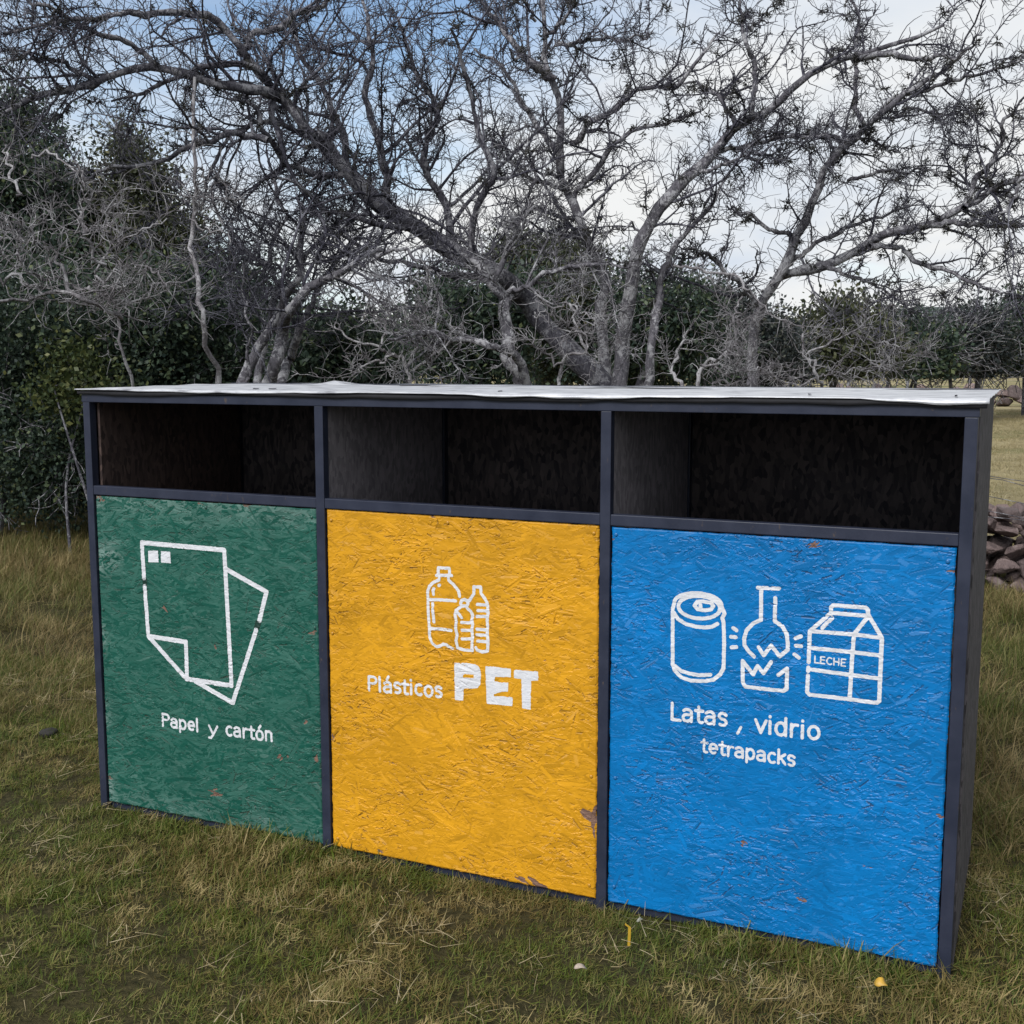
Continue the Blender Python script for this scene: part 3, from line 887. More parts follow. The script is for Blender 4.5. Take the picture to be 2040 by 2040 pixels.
PETP = [[(940, 1070), (1060, 1072), (1150, 1082), (1190, 1105), (1208, 1150), (1212, 1210), (1205, 1290), (1180, 1325), (1130, 1332), (1036, 1330), (1034, 1452), (950, 1448)],
        [(1256, 1105), (1330, 1108), (1515, 1130), (1515, 1215), (1350, 1212), (1352, 1258), (1420, 1270), (1490, 1268), (1488, 1362), (1430, 1362), (1345, 1388), (1342, 1410), (1420, 1408), (1535, 1420), (1530, 1508), (1400, 1495), (1272, 1485)],
        [(1546, 1138), (1790, 1160), (1792, 1250), (1720, 1248), (1716, 1545), (1630, 1530), (1622, 1235), (1548, 1222)]]
for q, c in zip(PETP, 'PET'):
    py_.paint('painted_letter', [], [zmap(ZY, q)], MT['white'], 'large bold white letter ' + c, 8, 0.9, [zmap(ZY, [(1030, 1185), (1140, 1188), (1138, 1222), (1032, 1220)])] if c == 'P' else ())

# blue panel: can, broken flask, milk carton
W3 = 0.0108
def ell(cx, cy, rx, ry, a0=0, a1=360, n=30, tilt=0.06):
    return [(x, y + (x - cx) * tilt) for x, y in arc(cx, cy, rx, ry, a0, a1, n)]
can = [ell(325, 255, 190, 88, -175, 25, 26), [(135, 245), (122, 290), (122, 740), (140, 790), (190, 840), (270, 868), (380, 872), (450, 860), (500, 820), (530, 770), (535, 560), (530, 400), (520, 365), (538, 330), (505, 250)],
       ell(335, 280, 168, 90, 0, 360), [(130, 320), (165, 375), (230, 415), (310, 435), (380, 442), (440, 435), (480, 412)], [(140, 750), (190, 790), (260, 812), (340, 825), (425, 820)],
       [(298, 265), (320, 235), (370, 232), (430, 245), (448, 270), (430, 298), (380, 304), (320, 296), (298, 265)], [(345, 262), (345, 280)]]
flask = [[(805, 122), (975, 130)], [(832, 130), (830, 380), (765, 410), (715, 465), (695, 530), (698, 585), (730, 630), (775, 675)], [(945, 205), (940, 390), (1000, 430), (1035, 490), (1045, 560), (1045, 620), (980, 672), (912, 585), (852, 665), (812, 600)],
         [(683, 708), (768, 818), (803, 750), (850, 808), (912, 718)], [(683, 708), (685, 885), (705, 915), (860, 935), (1010, 950), (1035, 935), (1040, 770), (970, 822)],
         [(608, 445), (635, 465)], [(590, 516), (628, 520)], [(595, 600), (632, 598)], [(1108, 527), (1150, 512)], [(1110, 588), (1152, 592)], [(1098, 655), (1132, 682)]]
cart = [[(1395, 330), (1390, 280), (1410, 262), (1670, 282), (1688, 300), (1688, 335)], [(1395, 322), (1520, 335), (1690, 348)], [(1385, 330), (1222, 470), (1212, 720)], [(1210, 762), (1208, 790)], [(1207, 825), (1200, 960), (1220, 980), (1450, 1005), (1760, 1045), (1778, 1030), (1800, 525), (1695, 345), (1575, 495), (1560, 700), (1542, 1000)],
        [(1225, 470), (1560, 495), (1800, 525)], [(1225, 605), (1480, 630), (1795, 665)], [(1215, 775), (1500, 815), (1780, 850)], [(1400, 365), (1378, 390)], [(1358, 405), (1322, 445)]]
pb.paint('painted_icon', [(zmap(ZBl, s), W3) for s in can], [], MT['white'], 'white outline of a drink can', 9, 0.5)
pb.paint('painted_icon', [(zmap(ZBl, s), W3) for s in flask], [], MT['white'], 'white outline of a broken glass flask', 10, 0.5)
c0 = ZBl(1255, 722); ch = ZBl(1255, 668)[1] - c0[1]
pb.paint('painted_icon', [(zmap(ZBl, s), W3) for s in cart] + word('LECHE', c0, ZBl(1508, 752), ch, .2, 0.0), [], MT['white'], 'white outline of a milk carton lettered LECHE', 11, 0.5)
c0 = ZTx(142, 292); ch = ZTx(142, 112)[1] - c0[1]
wd = [('Latas', word('Latas', c0, ZTx(748, 362), ch, .18)), ('comma', [(zmap(ZTx, [(918, 378), (882, 445)]), ch * .16)]), ('vidrio', word('vidrio', ZTx(1070, 430), ZTx(1775, 512), ch, .18))]
c1 = ZTx(478, 645); ch1 = ch * 0.80
wd += [('tetrapacks', word('tetrapacks', c1, ZTx(1498, 800), ch1, .195))]
for w_, st_ in wd: pb.paint('painted_lettering', st_, [], MT['white'], 'white ' + ('comma' if w_ == 'comma' else 'word ' + w_), 12, 0.6)


# ------------------------------------------------------------------ trees
def norm(a):
    return a / (np.linalg.norm(a, axis=-1, keepdims=True) + 1e-9)


def tubes(P, R, sides):
    """P (n,k,3), R (n,k) -> verts, quads"""
    n, k, _ = P.shape
    Tn = np.empty_like(P); Tn[:, 1:-1] = P[:, 2:] - P[:, :-2]; Tn[:, 0] = P[:, 1] - P[:, 0]; Tn[:, -1] = P[:, -1] - P[:, -2]
    Tn = norm(Tn)
    ref = np.tile(np.array([0.31, 0.42, 0.85]), (n, 1)); par = np.abs((ref * norm(P[:, -1] - P[:, 0])).sum(-1)) > 0.85
    ref[par] = np.array([0.9, -0.4, 0.1])
    U = norm(np.cross(Tn, ref[:, None, :])); W = np.cross(Tn, U)
    a = np.arange(sides) * 2 * math.pi / sides
    V = P[:, :, None, :] + R[:, :, None, None] * (np.cos(a)[None, None, :, None] * U[:, :, None, :] + np.sin(a)[None, None, :, None] * W[:, :, None, :])
    idx = np.arange(n * k * sides).reshape(n, k, sides)
    q = np.stack([idx[:, :-1], np.roll(idx, -1, 2)[:, :-1], np.roll(idx, -1, 2)[:, 1:], idx[:, 1:]], -1).reshape(-1, 4)
    return V.reshape(-1, 3), q


def grow(rg, S, D, L, r0, r1, npts, wig, up=0.0):
    n = len(S); P = np.empty((n, npts, 3)); P[:, 0] = S; d = norm(D)
    step = (L / (npts - 1))[:, None]
    for k in range(1, npts):
        P[:, k] = P[:, k - 1] + d * step
        d = norm(d + rg.normal(0, wig, (n, 3)) + np.array([0, 0, up]))
    t = np.linspace(0, 1, npts)[None]
    R = r0[:, None] * (1 - t) + r1[:, None] * t
    return P, R


def spawn(rg, P, R, per, tmin, tmax, ang, up=0.0, keep=None):
    """points along parents -> (start, direction, parent radius, t)"""
    n, k, _ = P.shape
    cnt = rg.poisson(per, n) if np.isscalar(per) else rg.poisson(per)
    pi = np.repeat(np.arange(n), cnt); t = rg.uniform(tmin, tmax, len(pi))
    f = t * (k - 1); i = np.minimum(f.astype(int), k - 2); a = (f - i)[:, None]
    S = P[pi, i] * (1 - a) + P[pi, i + 1] * a
    Tn = norm(P[pi, i + 1] - P[pi, i])
    r = R[pi, i] * (1 - a[:, 0]) + R[pi, i + 1] * a[:, 0]
    pe = rg.normal(0, 1, (len(pi), 3)); pe = norm(pe - (pe * Tn).sum(-1, keepdims=True) * Tn)
    th = np.radians(rg.normal(ang, 13, len(pi)))[:, None]
    D = norm(Tn * np.cos(th) + pe * np.sin(th) + np.array([0, 0, up]))
    return S, D, r, t, pi


def catmull(pts, n):
    p = np.array(pts, float)
    if len(p) == 2: p = np.array([p[0], (p[0] + p[1]) / 2, p[1]])
    q = np.concatenate([[2 * p[0] - p[1]], p, [2 * p[-1] - p[-2]]])
    m = len(p) - 1; out = []
    for t in np.linspace(0, m - 1e-6, n):
        i = int(t); f = t - i; a, b, c, d = q[i:i + 4]
        out.append(0.5 * ((2 * b) + (-a + c) * f + (2 * a - 5 * b + 4 * c - d) * f * f + (-a + 3 * b - 3 * c + d) * f ** 3))
    return np.array(out)


def limb(pts, d0, d1, r0, r1, rg, n=26, wig=0.03, bulge=0.0):
    """image-guided limb: pixel path, distance running d0..d1"""
    m = len(pts); ds = np.linspace(d0, d1, m) + np.array([0] + list(rg.normal(0, 0.10, m - 1)))
    P = catmull([at(u, v, d) for (u, v), d in zip(pts, ds)], n)
    nz_ = rg.normal(0, 1, (n, 3)); nz_[1:-1] = (nz_[:-2] + nz_[1:-1] + nz_[2:]) / 2
    P[1:] += nz_[1:] * wig * 0.6
    t = np.linspace(0, 1, n); R = r0 * (1 - t) ** 0.8 + r1 * (1 - (1 - t) ** 0.8)
    R = 0.74 * R * (1 + rg.normal(0, 0.09, n))
    return P, R


def grounded(P, R, base, rg):
    """carry the stem down to the tree's foot"""
    foot = np.array([base[0] + (P[0][0] - base[0]) * 0.45, base[1] + (P[0][1] - base[1]) * 0.45, -0.06])
    k = 7; add_ = np.array([foot + (P[0] - foot) * t for t in np.linspace(0, 1, k)[:-1]])
    add_[1:] += rg.normal(0, 0.012, add_[1:].shape)
    r = R[0] * (1.0 + 0.55 * (1 - np.linspace(0, 1, k)[:-1]) ** 2)
    return np.concatenate([add_, P]), np.concatenate([r, R])


def bare_tree(name, label, base_uv, dist, stems, limbs, seed, n1=6.5, n2=6, n3=6, l1=(0.45, 1.1), l2=(0.2, 0.5), l3=(0.05, 0.16), moss=0, bark='bark', twig='twig', up1=0.12, group=None, tk=1.0, nspur=0):
    rg = np.random.default_rng(seed)
    b = at(base_uv[0], base_uv[1], dist); base = np.array([b[0], b[1], 0.0])
    t = empty(name, (base[0], base[1], 0)); tag(t, label, 'tree', group)
    allP, allR = [], []
    for (pts, d0, d1, r0, r1) in stems:
        P, R = limb(pts, d0, d1, r0, r1, rg); allP.append(P); allR.append(R)
        Pg, Rg = grounded(P, R, base, rg)
        V, q = tubes(Pg[None], Rg[None], 10)
        link('trunk', mesh_np('trunk', V, [q], MT[bark]), t)
    for (pts, d0, d1, r0, r1) in limbs:
        P, R = limb(pts, d0, d1, r0, r1, rg); allP.append(P); allR.append(R)
        V, q = tubes(P[None], R[None], 8)
        link('limb', mesh_np('limb', V, [q], MT[bark]), t)
    P0, R0 = np.array(allP), np.array(allR)
    Ls = np.linalg.norm(np.diff(P0, axis=1), axis=-1).sum(1)
    Vs, Qs, off = [], [], 0

    def put(P, R, s):
        nonlocal off
        V, q = tubes(P, R, s); Vs.append(V); Qs.append(q + off); off += len(V)
    # side branches
    tm = np.array([0.30 if i < len(stems) else 0.08 for i in range(len(P0))])
    S, D, r, tt, pi = spawn(rg, P0, R0, n1 * Ls, 0.0, 1.0, 58, up1)
    k = tt > tm[pi]; S, D, r, tt = S[k], D[k], r[k], tt[k]
    L1 = rg.uniform(*l1, len(S)) * (1.15 - 0.5 * tt)
    lng = rg.random(len(S)) < 0.2; L1[lng] *= 1.9
    P1, R1 = grow(rg, S, D, L1, np.minimum(r * 0.55, 0.009 + 0.006 * rg.random(len(S)) + 0.006 * lng) * tk, np.full(len(S), 0.0032 * tk), 11, 0.21, 0.035)
    put(P1, R1, 4)
    # limb ends go on too
    S, D, r, tt, pi = spawn(rg, P1, R1, n2 * L1 / L1.mean(), 0.12, 1.0, 52, 0.06)
    P2, R2 = grow(rg, S, D, rg.uniform(*l2, len(S)) * (1.2 - 0.6 * tt), np.clip(r * 0.6, 0.0032, 0.007) * tk, np.full(len(S), 0.0022 * tk), 7, 0.33, 0.03)
    put(P2, R2, 3)
    S, D, r, tt, pi = spawn(rg, P2, R2, n3, 0.1, 1.0, 50, 0.04)
    P3, R3 = grow(rg, S, D, rg.uniform(*l3, len(S)), np.clip(r * 0.7, 0.0021, 0.0034) * tk, np.full(len(S), 0.0014 * tk), 3, 0.55, 0.03)
    put(P3, R3, 3)
    # short spurs straight on the side branches
    S, D, r, tt, pi = spawn(rg, P1, R1, 13, 0.0, 1.0, 62, 0.03)
    P4, R4 = grow(rg, S, D, rg.uniform(0.03, 0.12, len(S)), np.full(len(S), 0.0045 * tk), np.full(len(S), 0.0018 * tk), 4, 0.4, 0.03)
    put(P4, R4, 3)
    S, D, r, tt, pi = spawn(rg, P0, R0, (14 + nspur) * Ls, 0.15, 1.0, 65, 0.05)
    P5, R5 = grow(rg, S, D, rg.uniform(0.08, 0.35, len(S)), np.full(len(S), 0.0045 * tk), np.full(len(S), 0.002 * tk), 5, 0.4, 0.04)
    put(P5, R5, 3)
    o = link('twigs', mesh_np('twigs', np.concatenate(Vs), [np.concatenate(Qs)], MT[twig]), t); o['kind'] = 'stuff'
    if moss:
        # ball moss: tufts of stiff curled blades sitting on the limbs
        Pm = np.concatenate([P0.reshape(-1, 3), P1[:, 1:7].reshape(-1, 3)])
        c = Pm[rg.integers(0, len(Pm), moss)] + rg.normal(0, 0.03, (moss, 3))
        nb = 16
        S = np.repeat(c, nb, 0); sz = np.repeat(rg.uniform(0.03, 0.085, moss), nb)
        D = rg.normal(0, 1, (len(S), 3)); P6, R6 = grow(rg, S + norm(D) * 0.01, D, sz * rg.uniform(0.5, 1.1, len(S)), np.full(len(S), 0.0045), np.full(len(S), 0.0018), 3, 1.0, 0.0)
        V, q = tubes(P6, R6, 3)
        o = link('moss_tufts', mesh_np('moss_tufts', V, [q], MT['moss']), t); o['kind'] = 'stuff'
    return t


# the leaning tree whose limbs arch over the left half
bare_tree('bare_tree', 'bare tree with thick trunk leaning left and limbs arching over the green door', (1145, 760), 9.4,
          [([(1145, 733), (1047, 647), (988, 560), (929, 513), (851, 470), (733, 392), (655, 325), (615, 275), (588, 255)], 9.4, 8.6, .125, .06)],
          [([(588, 255), (541, 192), (490, 169), (392, 153), (275, 130), (176, 153), (78, 184), (20, 215)], 8.6, 7.6, .062, .014),
           ([(600, 262), (569, 235), (522, 173), (471, 122), (392, 125), (353, 141), (275, 165), (215, 190)], 8.6, 8.0, .042, .010),
           ([(450, 105), (471, 71), (522, 47), (588, 24), (640, -20)], 8.3, 8.6, .040, .02),
           ([(522, 173), (460, 100), (400, 40), (330, 25), (235, 31), (137, 43), (0, 67)], 8.4, 7.4, .045, .012),
           ([(655, 325), (640, 240), (600, 150), (560, 90), (540, 10)], 8.8, 9.4, .045, .015),
           ([(733, 392), (720, 300), (690, 200), (700, 100), (680, 0)], 9.0, 9.6, .05, .015),
           ([(851, 470), (840, 390), (800, 300), (820, 220), (780, 130), (750, 40)], 9.2, 9.9, .05, .014),
           ([(890, 490), (900, 400), (930, 330), (905, 250), (880, 150), (850, 60)], 9.2, 8.6, .045, .012),
           ([(655, 325), (600, 330), (540, 310), (505, 260), (480, 200), (440, 180)], 8.7, 8.2, .04, .012),
           ([(505, 265), (450, 250), (390, 265), (300, 300), (220, 320), (150, 340)], 8.2, 7.6, .035, .010),
           ([(615, 275), (520, 230), (450, 245), (400, 330), (370, 400)], 8.6, 8.3, .03, .010),
           ([(800, 440), (700, 420), (620, 400), (560, 350), (520, 330)], 9.1, 8.3, .035, .010),
           ([(929, 513), (850, 520), (770, 500), (700, 480), (640, 440)], 9.3, 8.6, .035, .012),
           ([(300, 128), (240, 90), (170, 60), (90, 20), (30, -20)], 8.0, 7.4, .03, .01),
           ([(176, 153), (110, 120), (60, 110), (0, 120)], 7.8, 7.3, .025, .01)],
          21, n1=7.2, n2=6, n3=5, moss=260, bark='bark_dark', up1=0.10, nspur=6)

# second trunk at the same clump
bare_tree('bare_tree', 'slim bare tree with rough pale foot just left of the leaning trunk', (1000, 760), 8.6,
          [([(985, 733), (960, 670), (948, 600), (945, 560), (915, 520), (870, 480)], 8.6, 8.9, .075, .03),
           ([(1000, 735), (968, 672), (930, 647), (870, 640), (805, 628), (730, 640)], 8.4, 7.6, .05, .012)],
          [([(945, 570), (990, 545), (1060, 505), (1130, 498), (1190, 510)], 8.7, 8.2, .03, .01),
           ([(930, 540), (960, 470), (980, 410), (1000, 360), (1010, 300)], 8.8, 9.4, .03, .01),
           ([(870, 640), (830, 600), (810, 570), (812, 520)], 8.2, 7.9, .018, .007)],
          22, n1=7, n2=6, n3=5.5, l1=(.3, .8), moss=6, bark='bark', twig='bark')

# the tall multi-stem tree right of centre
bare_tree('bare_tree', 'tall multi-stemmed bare tree rising behind the middle of the cabinet', (1180, 760), 9.6,
          [([(1141, 698), (1133, 588), (1141, 525), (1114, 470), (1090, 412), (1070, 353), (1059, 275), (1051, 196), (1043, 129), (1031, 70), (1023, -15)], 9.5, 9.9, .066, .025),
           ([(1165, 741), (1173, 647), (1184, 569), (1196, 502), (1216, 443), (1243, 392), (1278, 349), (1336, 294), (1387, 235), (1438, 216), (1489, 169), (1551, 129), (1610, 112), (1693, 82), (1779, 51)], 9.3, 8.4, .085, .012),
           ([(1220, 733), (1228, 643), (1239, 565), (1251, 506), (1290, 450), (1330, 390), (1370, 330)], 9.2, 9.6, .055, .012)],
          [([(1075, 270), (1106, 243), (1145, 208), (1196, 169), (1251, 169), (1282, 157), (1326, 98), (1350, 60)], 9.8, 9.0, .04, .01),
           ([(1082, 376), (1125, 322), (1180, 259), (1243, 235), (1326, 212)], 9.7, 9.2, .036, .010),
           ([(1047, 150), (1000, 110), (950, 60), (915, 10), (890, -25)], 9.8, 10.2, .045, .014),
           ([(1047, 85), (1118, 73), (1184, 75), (1230, 60)], 9.8, 9.3, .026, .008),
           ([(1062, 300), (1020, 250), (985, 190), (950, 130), (900, 90)], 9.8, 10.3, .038, .012),
           ([(1043, 150), (1000, 118), (960, 95)], 9.8, 9.2, .03, .012),
           ([(1031, 70), (1070, 30), (1090, -20)], 9.9, 9.6, .026, .01),
           ([(1010, 40), (990, 0), (970, -30)], 9.9, 9.6, .02, .01),
           ([(1418, 224), (1420, 170), (1418, 118), (1406, 59), (1398, -10)], 8.9, 8.8, .034, .010),
           ([(1610, 114), (1700, 108), (1759, 106), (1818, 98), (1850, 60)], 8.6, 8.1, .030, .008),
           ([(1347, 290), (1426, 271), (1504, 257), (1570, 255)], 9.0, 8.5, .024, .008),
           ([(1387, 235), (1350, 180), (1320, 165), (1269, 160)], 8.9, 9.5, .028, .008),
           ([(1406, 59), (1430, 40), (1460, 0)], 8.8, 8.7, .016, .007),
           ([(1300, 330), (1360, 310), (1420, 300), (1480, 300)], 9.0, 8.7, .022, .008),
           ([(1090, 412), (1040, 400), (1000, 395), (960, 420)], 9.6, 9.2, .025, .008),
           ([(1070, 353), (1030, 345), (985, 330), (950, 300), (920, 250)], 9.7, 9.3, .03, .010),
           ([(1216, 443), (1190, 420), (1150, 440), (1120, 460)], 9.2, 9.0, .015, .006)],
          23, n1=6.2, n2=5.0, n3=4.2, l1=(.3, .9), l2=(.15, .42), moss=330, up1=0.10)

# right hand tree, its long lower limb leaving the picture
bare_tree('bare_tree', 'dark-trunked bare tree behind the blue door with a long limb reaching right', (1414, 770), 9.9,
          [([(1414, 745), (1418, 667), (1434, 580), (1473, 510), (1504, 439), (1540, 373), (1575, 306), (1610, 259), (1661, 212), (1720, 169), (1779, 133), (1818, 98)], 9.9, 9.0, .070, .014)],
          [([(1473, 518), (1544, 502), (1622, 471), (1681, 439), (1759, 424), (1818, 392), (1877, 353), (1932, 330), (2000, 300)], 9.7, 8.4, .062, .02),
           ([(1622, 239), (1610, 188), (1618, 118), (1622, 59), (1606, -10)], 9.3, 9.5, .032, .010),
           ([(1661, 212), (1700, 185), (1779, 161), (1838, 141), (1897, 122), (1945, 85)], 9.2, 8.7, .024, .008),
           ([(1759, 425), (1838, 420), (1932, 424), (2000, 430)], 8.9, 8.4, .035, .014),
           ([(1640, 465), (1700, 471), (1779, 510), (1857, 541), (1912, 557)], 9.2, 8.7, .035, .008),
           ([(1602, 262), (1560, 258), (1510, 262), (1470, 280)], 9.3, 9.6, .024, .008),
           ([(1681, 210), (1730, 207), (1820, 212), (1840, 200)], 9.2, 8.8, .016, .006),
           ([(1610, 262), (1650, 270), (1690, 285), (1720, 270)], 9.3, 9.0, .018, .006),
           ([(1600, 340), (1650, 330), (1720, 325), (1790, 330)], 9.4, 9.0, .020, .007),
           ([(1818, 392), (1850, 330), (1880, 290), (1900, 230), (1932, 180)], 8.7, 8.6, .03, .010),
           ([(1504, 439), (1450, 430), (1400, 400), (1370, 390)], 9.6, 10.0, .03, .009),
           ([(1434, 580), (1380, 520), (1330, 480), (1290, 470)], 9.8, 9.3, .035, .010),
           ([(1490, 500), (1540, 460), (1600, 430), (1670, 400), (1740, 380)], 9.6, 10.0, .03, .009),
           ([(1540, 500), (1600, 520), (1660, 540), (1720, 580)], 9.4, 9.0, .028, .008),
           ([(1932, 335), (1890, 400), (1850, 420)], 8.4, 8.8, .02, .008)],
          24, n1=6.8, n2=5.4, n3=4.4, l1=(.3, .85), l2=(.15, .45), moss=300, up1=0.08, nspur=6)

# multi-stem tree left of centre
bare_tree('bare_tree', 'fan of rough grey stems behind the gap between green and yellow doors', (500, 770), 8.8,
          [([(455, 728), (478, 675), (505, 625), (530, 575), (550, 530), (565, 480), (575, 430), (560, 380)], 8.6, 8.8, .058, .02),
           ([(503, 730), (512, 680), (528, 630), (548, 585), (580, 552), (620, 525), (665, 500), (712, 480)], 8.5, 8.1, .070, .02),
           ([(527, 730), (545, 680), (565, 630), (580, 590), (605, 540), (640, 480), (690, 430)], 8.7, 9.3, .050, .014),
           ([(484, 730), (498, 660), (508, 600), (518, 540), (512, 470), (540, 400)], 8.9, 9.4, .044, .012),
           ([(462, 725), (466, 660), (470, 610), (460, 560), (468, 500)], 8.3, 8.2, .018, .008)],
          [([(560, 500), (600, 450), (640, 420), (680, 360), (700, 300)], 8.8, 9.3, .028, .008),
           ([(540, 400), (520, 340), (540, 280), (500, 200)], 9.2, 9.6, .024, .008),
           ([(520, 520), (470, 480), (430, 440), (400, 380), (410, 300)], 9.1, 9.5, .028, .008),
           ([(565, 556), (520, 500), (470, 525), (420, 520)], 8.6, 8.0, .015, .006),
           ([(712, 480), (760, 470), (800, 500), (830, 520)], 8.2, 7.9, .02, .007)],
          25, n1=8, n2=6, n3=5.5, l1=(.3, .85), bark='bark', up1=0.14)

# thin bleached stem
bare_tree('dead_tree', 'thin bleached dead stem standing upright behind the left end of the cabinet', (420, 760), 7.4,
          [([(412, 718), (396, 647), (382, 588), (365, 522), (361, 451), (365, 392), (363, 314), (363, 235), (365, 145)], 7.4, 7.6, .023, .013)],
          [([(366, 418), (400, 435), (440, 455)], 7.5, 7.2, .008, .003), ([(366, 318), (400, 335), (450, 365)], 7.5, 7.9, .008, .003),
           ([(365, 522), (314, 537), (267, 557), (231, 592)], 7.4, 6.8, .009, .005)],
          26, n1=1.2, n2=2, n3=2, l1=(.15, .4), l2=(.1, .2), bark='bark_pale', twig='bark_pale', up1=0)


def brush(label, base_uv, dist, limbs, seed, **k):
    kw = dict(n1=5, n2=3.6, n3=3, tk=0.8, l1=(.2, .6), l2=(.1, .3), l3=(.05, .14), bark='bark_pale', twig='bark_pale', up1=0.05, group=None)
    kw.update(k)
    t = bare_tree('dead_bush', label, base_uv, dist, limbs[:1], limbs[1:], seed, **kw)
    t['category'] = 'dead bush'


brush('bleached dead bush with long grey twigs hanging before the dark shrubs at far left', (250, 820), 6.9,
      [([(240, 740), (236, 670), (228, 600), (200, 548), (185, 510), (220, 467), (271, 435), (314, 412)], 6.9, 6.4, .013, .005),
       ([(205, 555), (150, 548), (100, 530), (50, 500), (10, 470)], 6.6, 6.3, .012, .005),
       ([(228, 600), (169, 573), (98, 561), (0, 565), (-60, 540)], 6.5, 6.0, .016, .007),
       ([(0, 525), (60, 545), (120, 562), (180, 575)], 6.2, 6.4, .012, .006),
       ([(180, 520), (230, 510), (262, 503), (290, 515), (315, 545)], 6.5, 6.2, .010, .004),
       ([(40, 500), (30, 440), (-10, 410)], 6.5, 6.2, .012, .005),
       ([(30, 370), (15, 310), (10, 260)], 6.8, 7.0, .014, .006),
       ([(60, 300), (90, 285), (130, 310), (160, 340)], 6.9, 6.6, .010, .005),
       ([(140, 550), (100, 480), (60, 430), (20, 400)], 6.6, 6.4, .014, .005),
       ([(200, 500), (160, 440), (150, 400), (170, 360)], 6.5, 6.8, .012, .005),
       ([(220, 467), (205, 420), (195, 380)], 6.5, 6.6, .008, .004)], 31)
brush('tangled grey dead bush low behind the yellow door', (760, 790), 8.0,
      [([(780, 735), (765, 690), (720, 660), (670, 640), (630, 610)], 8.0, 7.8, .02, .006),
       ([(770, 690), (790, 640), (760, 590), (700, 560)], 8.0, 8.2, .015, .006),
       ([(745, 670), (690, 690), (650, 720)], 7.9, 7.7, .012, .005),
       ([(780, 700), (830, 660), (850, 620), (830, 560)], 8.0, 7.8, .013, .005),
       ([(720, 650), (730, 600), (745, 560), (780, 535)], 7.8, 7.9, .010, .004)], 32)
brush('pale crooked dead bush between the leaning trunk and the straight stems', (1040, 790), 8.0,
      [([(1045, 735), (1060, 690), (1100, 660), (1085, 630), (1050, 600), (1030, 570)], 8.0, 7.8, .018, .006),
       ([(1070, 570), (1085, 600), (1105, 650), (1112, 690)], 7.7, 7.8, .012, .005),
       ([(1070, 570), (1030, 590), (1005, 600)], 7.7, 7.6, .009, .004),
       ([(1075, 575), (1110, 600), (1140, 610)], 7.7, 7.5, .008, .004),
       ([(1060, 690), (1020, 660), (980, 640)], 7.9, 7.7, .012, .005)], 33)
brush('pale low dead bush behind the left of the blue door', (1330, 800), 8.2,
      [([(1310, 735), (1330, 690), (1370, 660), (1400, 620), (1390, 590)], 8.2, 8.0, .022, .006),
       ([(1270, 500), (1330, 515), (1400, 530), (1430, 560), (1470, 600), (1520, 620)], 8.4, 8.0, .014, .005),
       ([(1290, 735), (1270, 690), (1290, 640), (1310, 600)], 8.2, 8.4, .02, .006),
       ([(1330, 690), (1400, 700), (1460, 690)], 8.1, 7.9, .013, .005),
       ([(1345, 730), (1400, 720), (1440, 735)], 8.2, 8.0, .014, .005),
       ([(1400, 560), (1380, 610), (1420, 650)], 8.3, 8.0, .009, .004)], 34)
brush('low grey dead bush with white snapped twig behind the right of the blue door', (1540, 800), 8.6,
      [([(1550, 745), (1540, 700), (1525, 670), (1510, 630)], 8.6, 8.4, .018, .010),
       ([(1540, 710), (1600, 700), (1680, 690)], 8.5, 8.2, .010, .004),
       ([(1545, 720), (1490, 720), (1430, 705)], 8.5, 8.3, .012, .004),
       ([(1580, 620), (1640, 640), (1710, 655)], 8.4, 8.2, .008, .004),
       ([(1520, 670), (1580, 640), (1640, 600), (1700, 570)], 8.5, 8.2, .011, .004)], 35)


# ------------------------------------------------------------------ leafy shrubs and trees
LEAF_DARK = M_leaf('dark_evergreen_leaf', [(0.0, (0.018, 0.031, 0.027)), (0.5, (0.042, 0.066, 0.046)), (0.85, (0.078, 0.108, 0.060)), (1.0, (0.13, 0.155, 0.07))])
LEAF_OLIVE = M_leaf('olive_leaf', [(0.0, (0.016, 0.022, 0.014)), (0.5, (0.05, 0.06, 0.03)), (0.9, (0.10, 0.105, 0.05)), (1.0, (0.15, 0.14, 0.07))])
LEAF_GREY = M_leaf('grey_green_leaf', [(0.0, (0.016, 0.022, 0.024)), (0.5, (0.034, 0.043, 0.043)), (0.9, (0.065, 0.074, 0.066)), (1.0, (0.10, 0.105, 0.08))])
LEAF_YEL = M_leaf('yellowing_leaf', [(0.0, (0.02, 0.032, 0.012)), (0.5, (0.045, 0.064, 0.022)), (1.0, (0.13, 0.135, 0.045))])


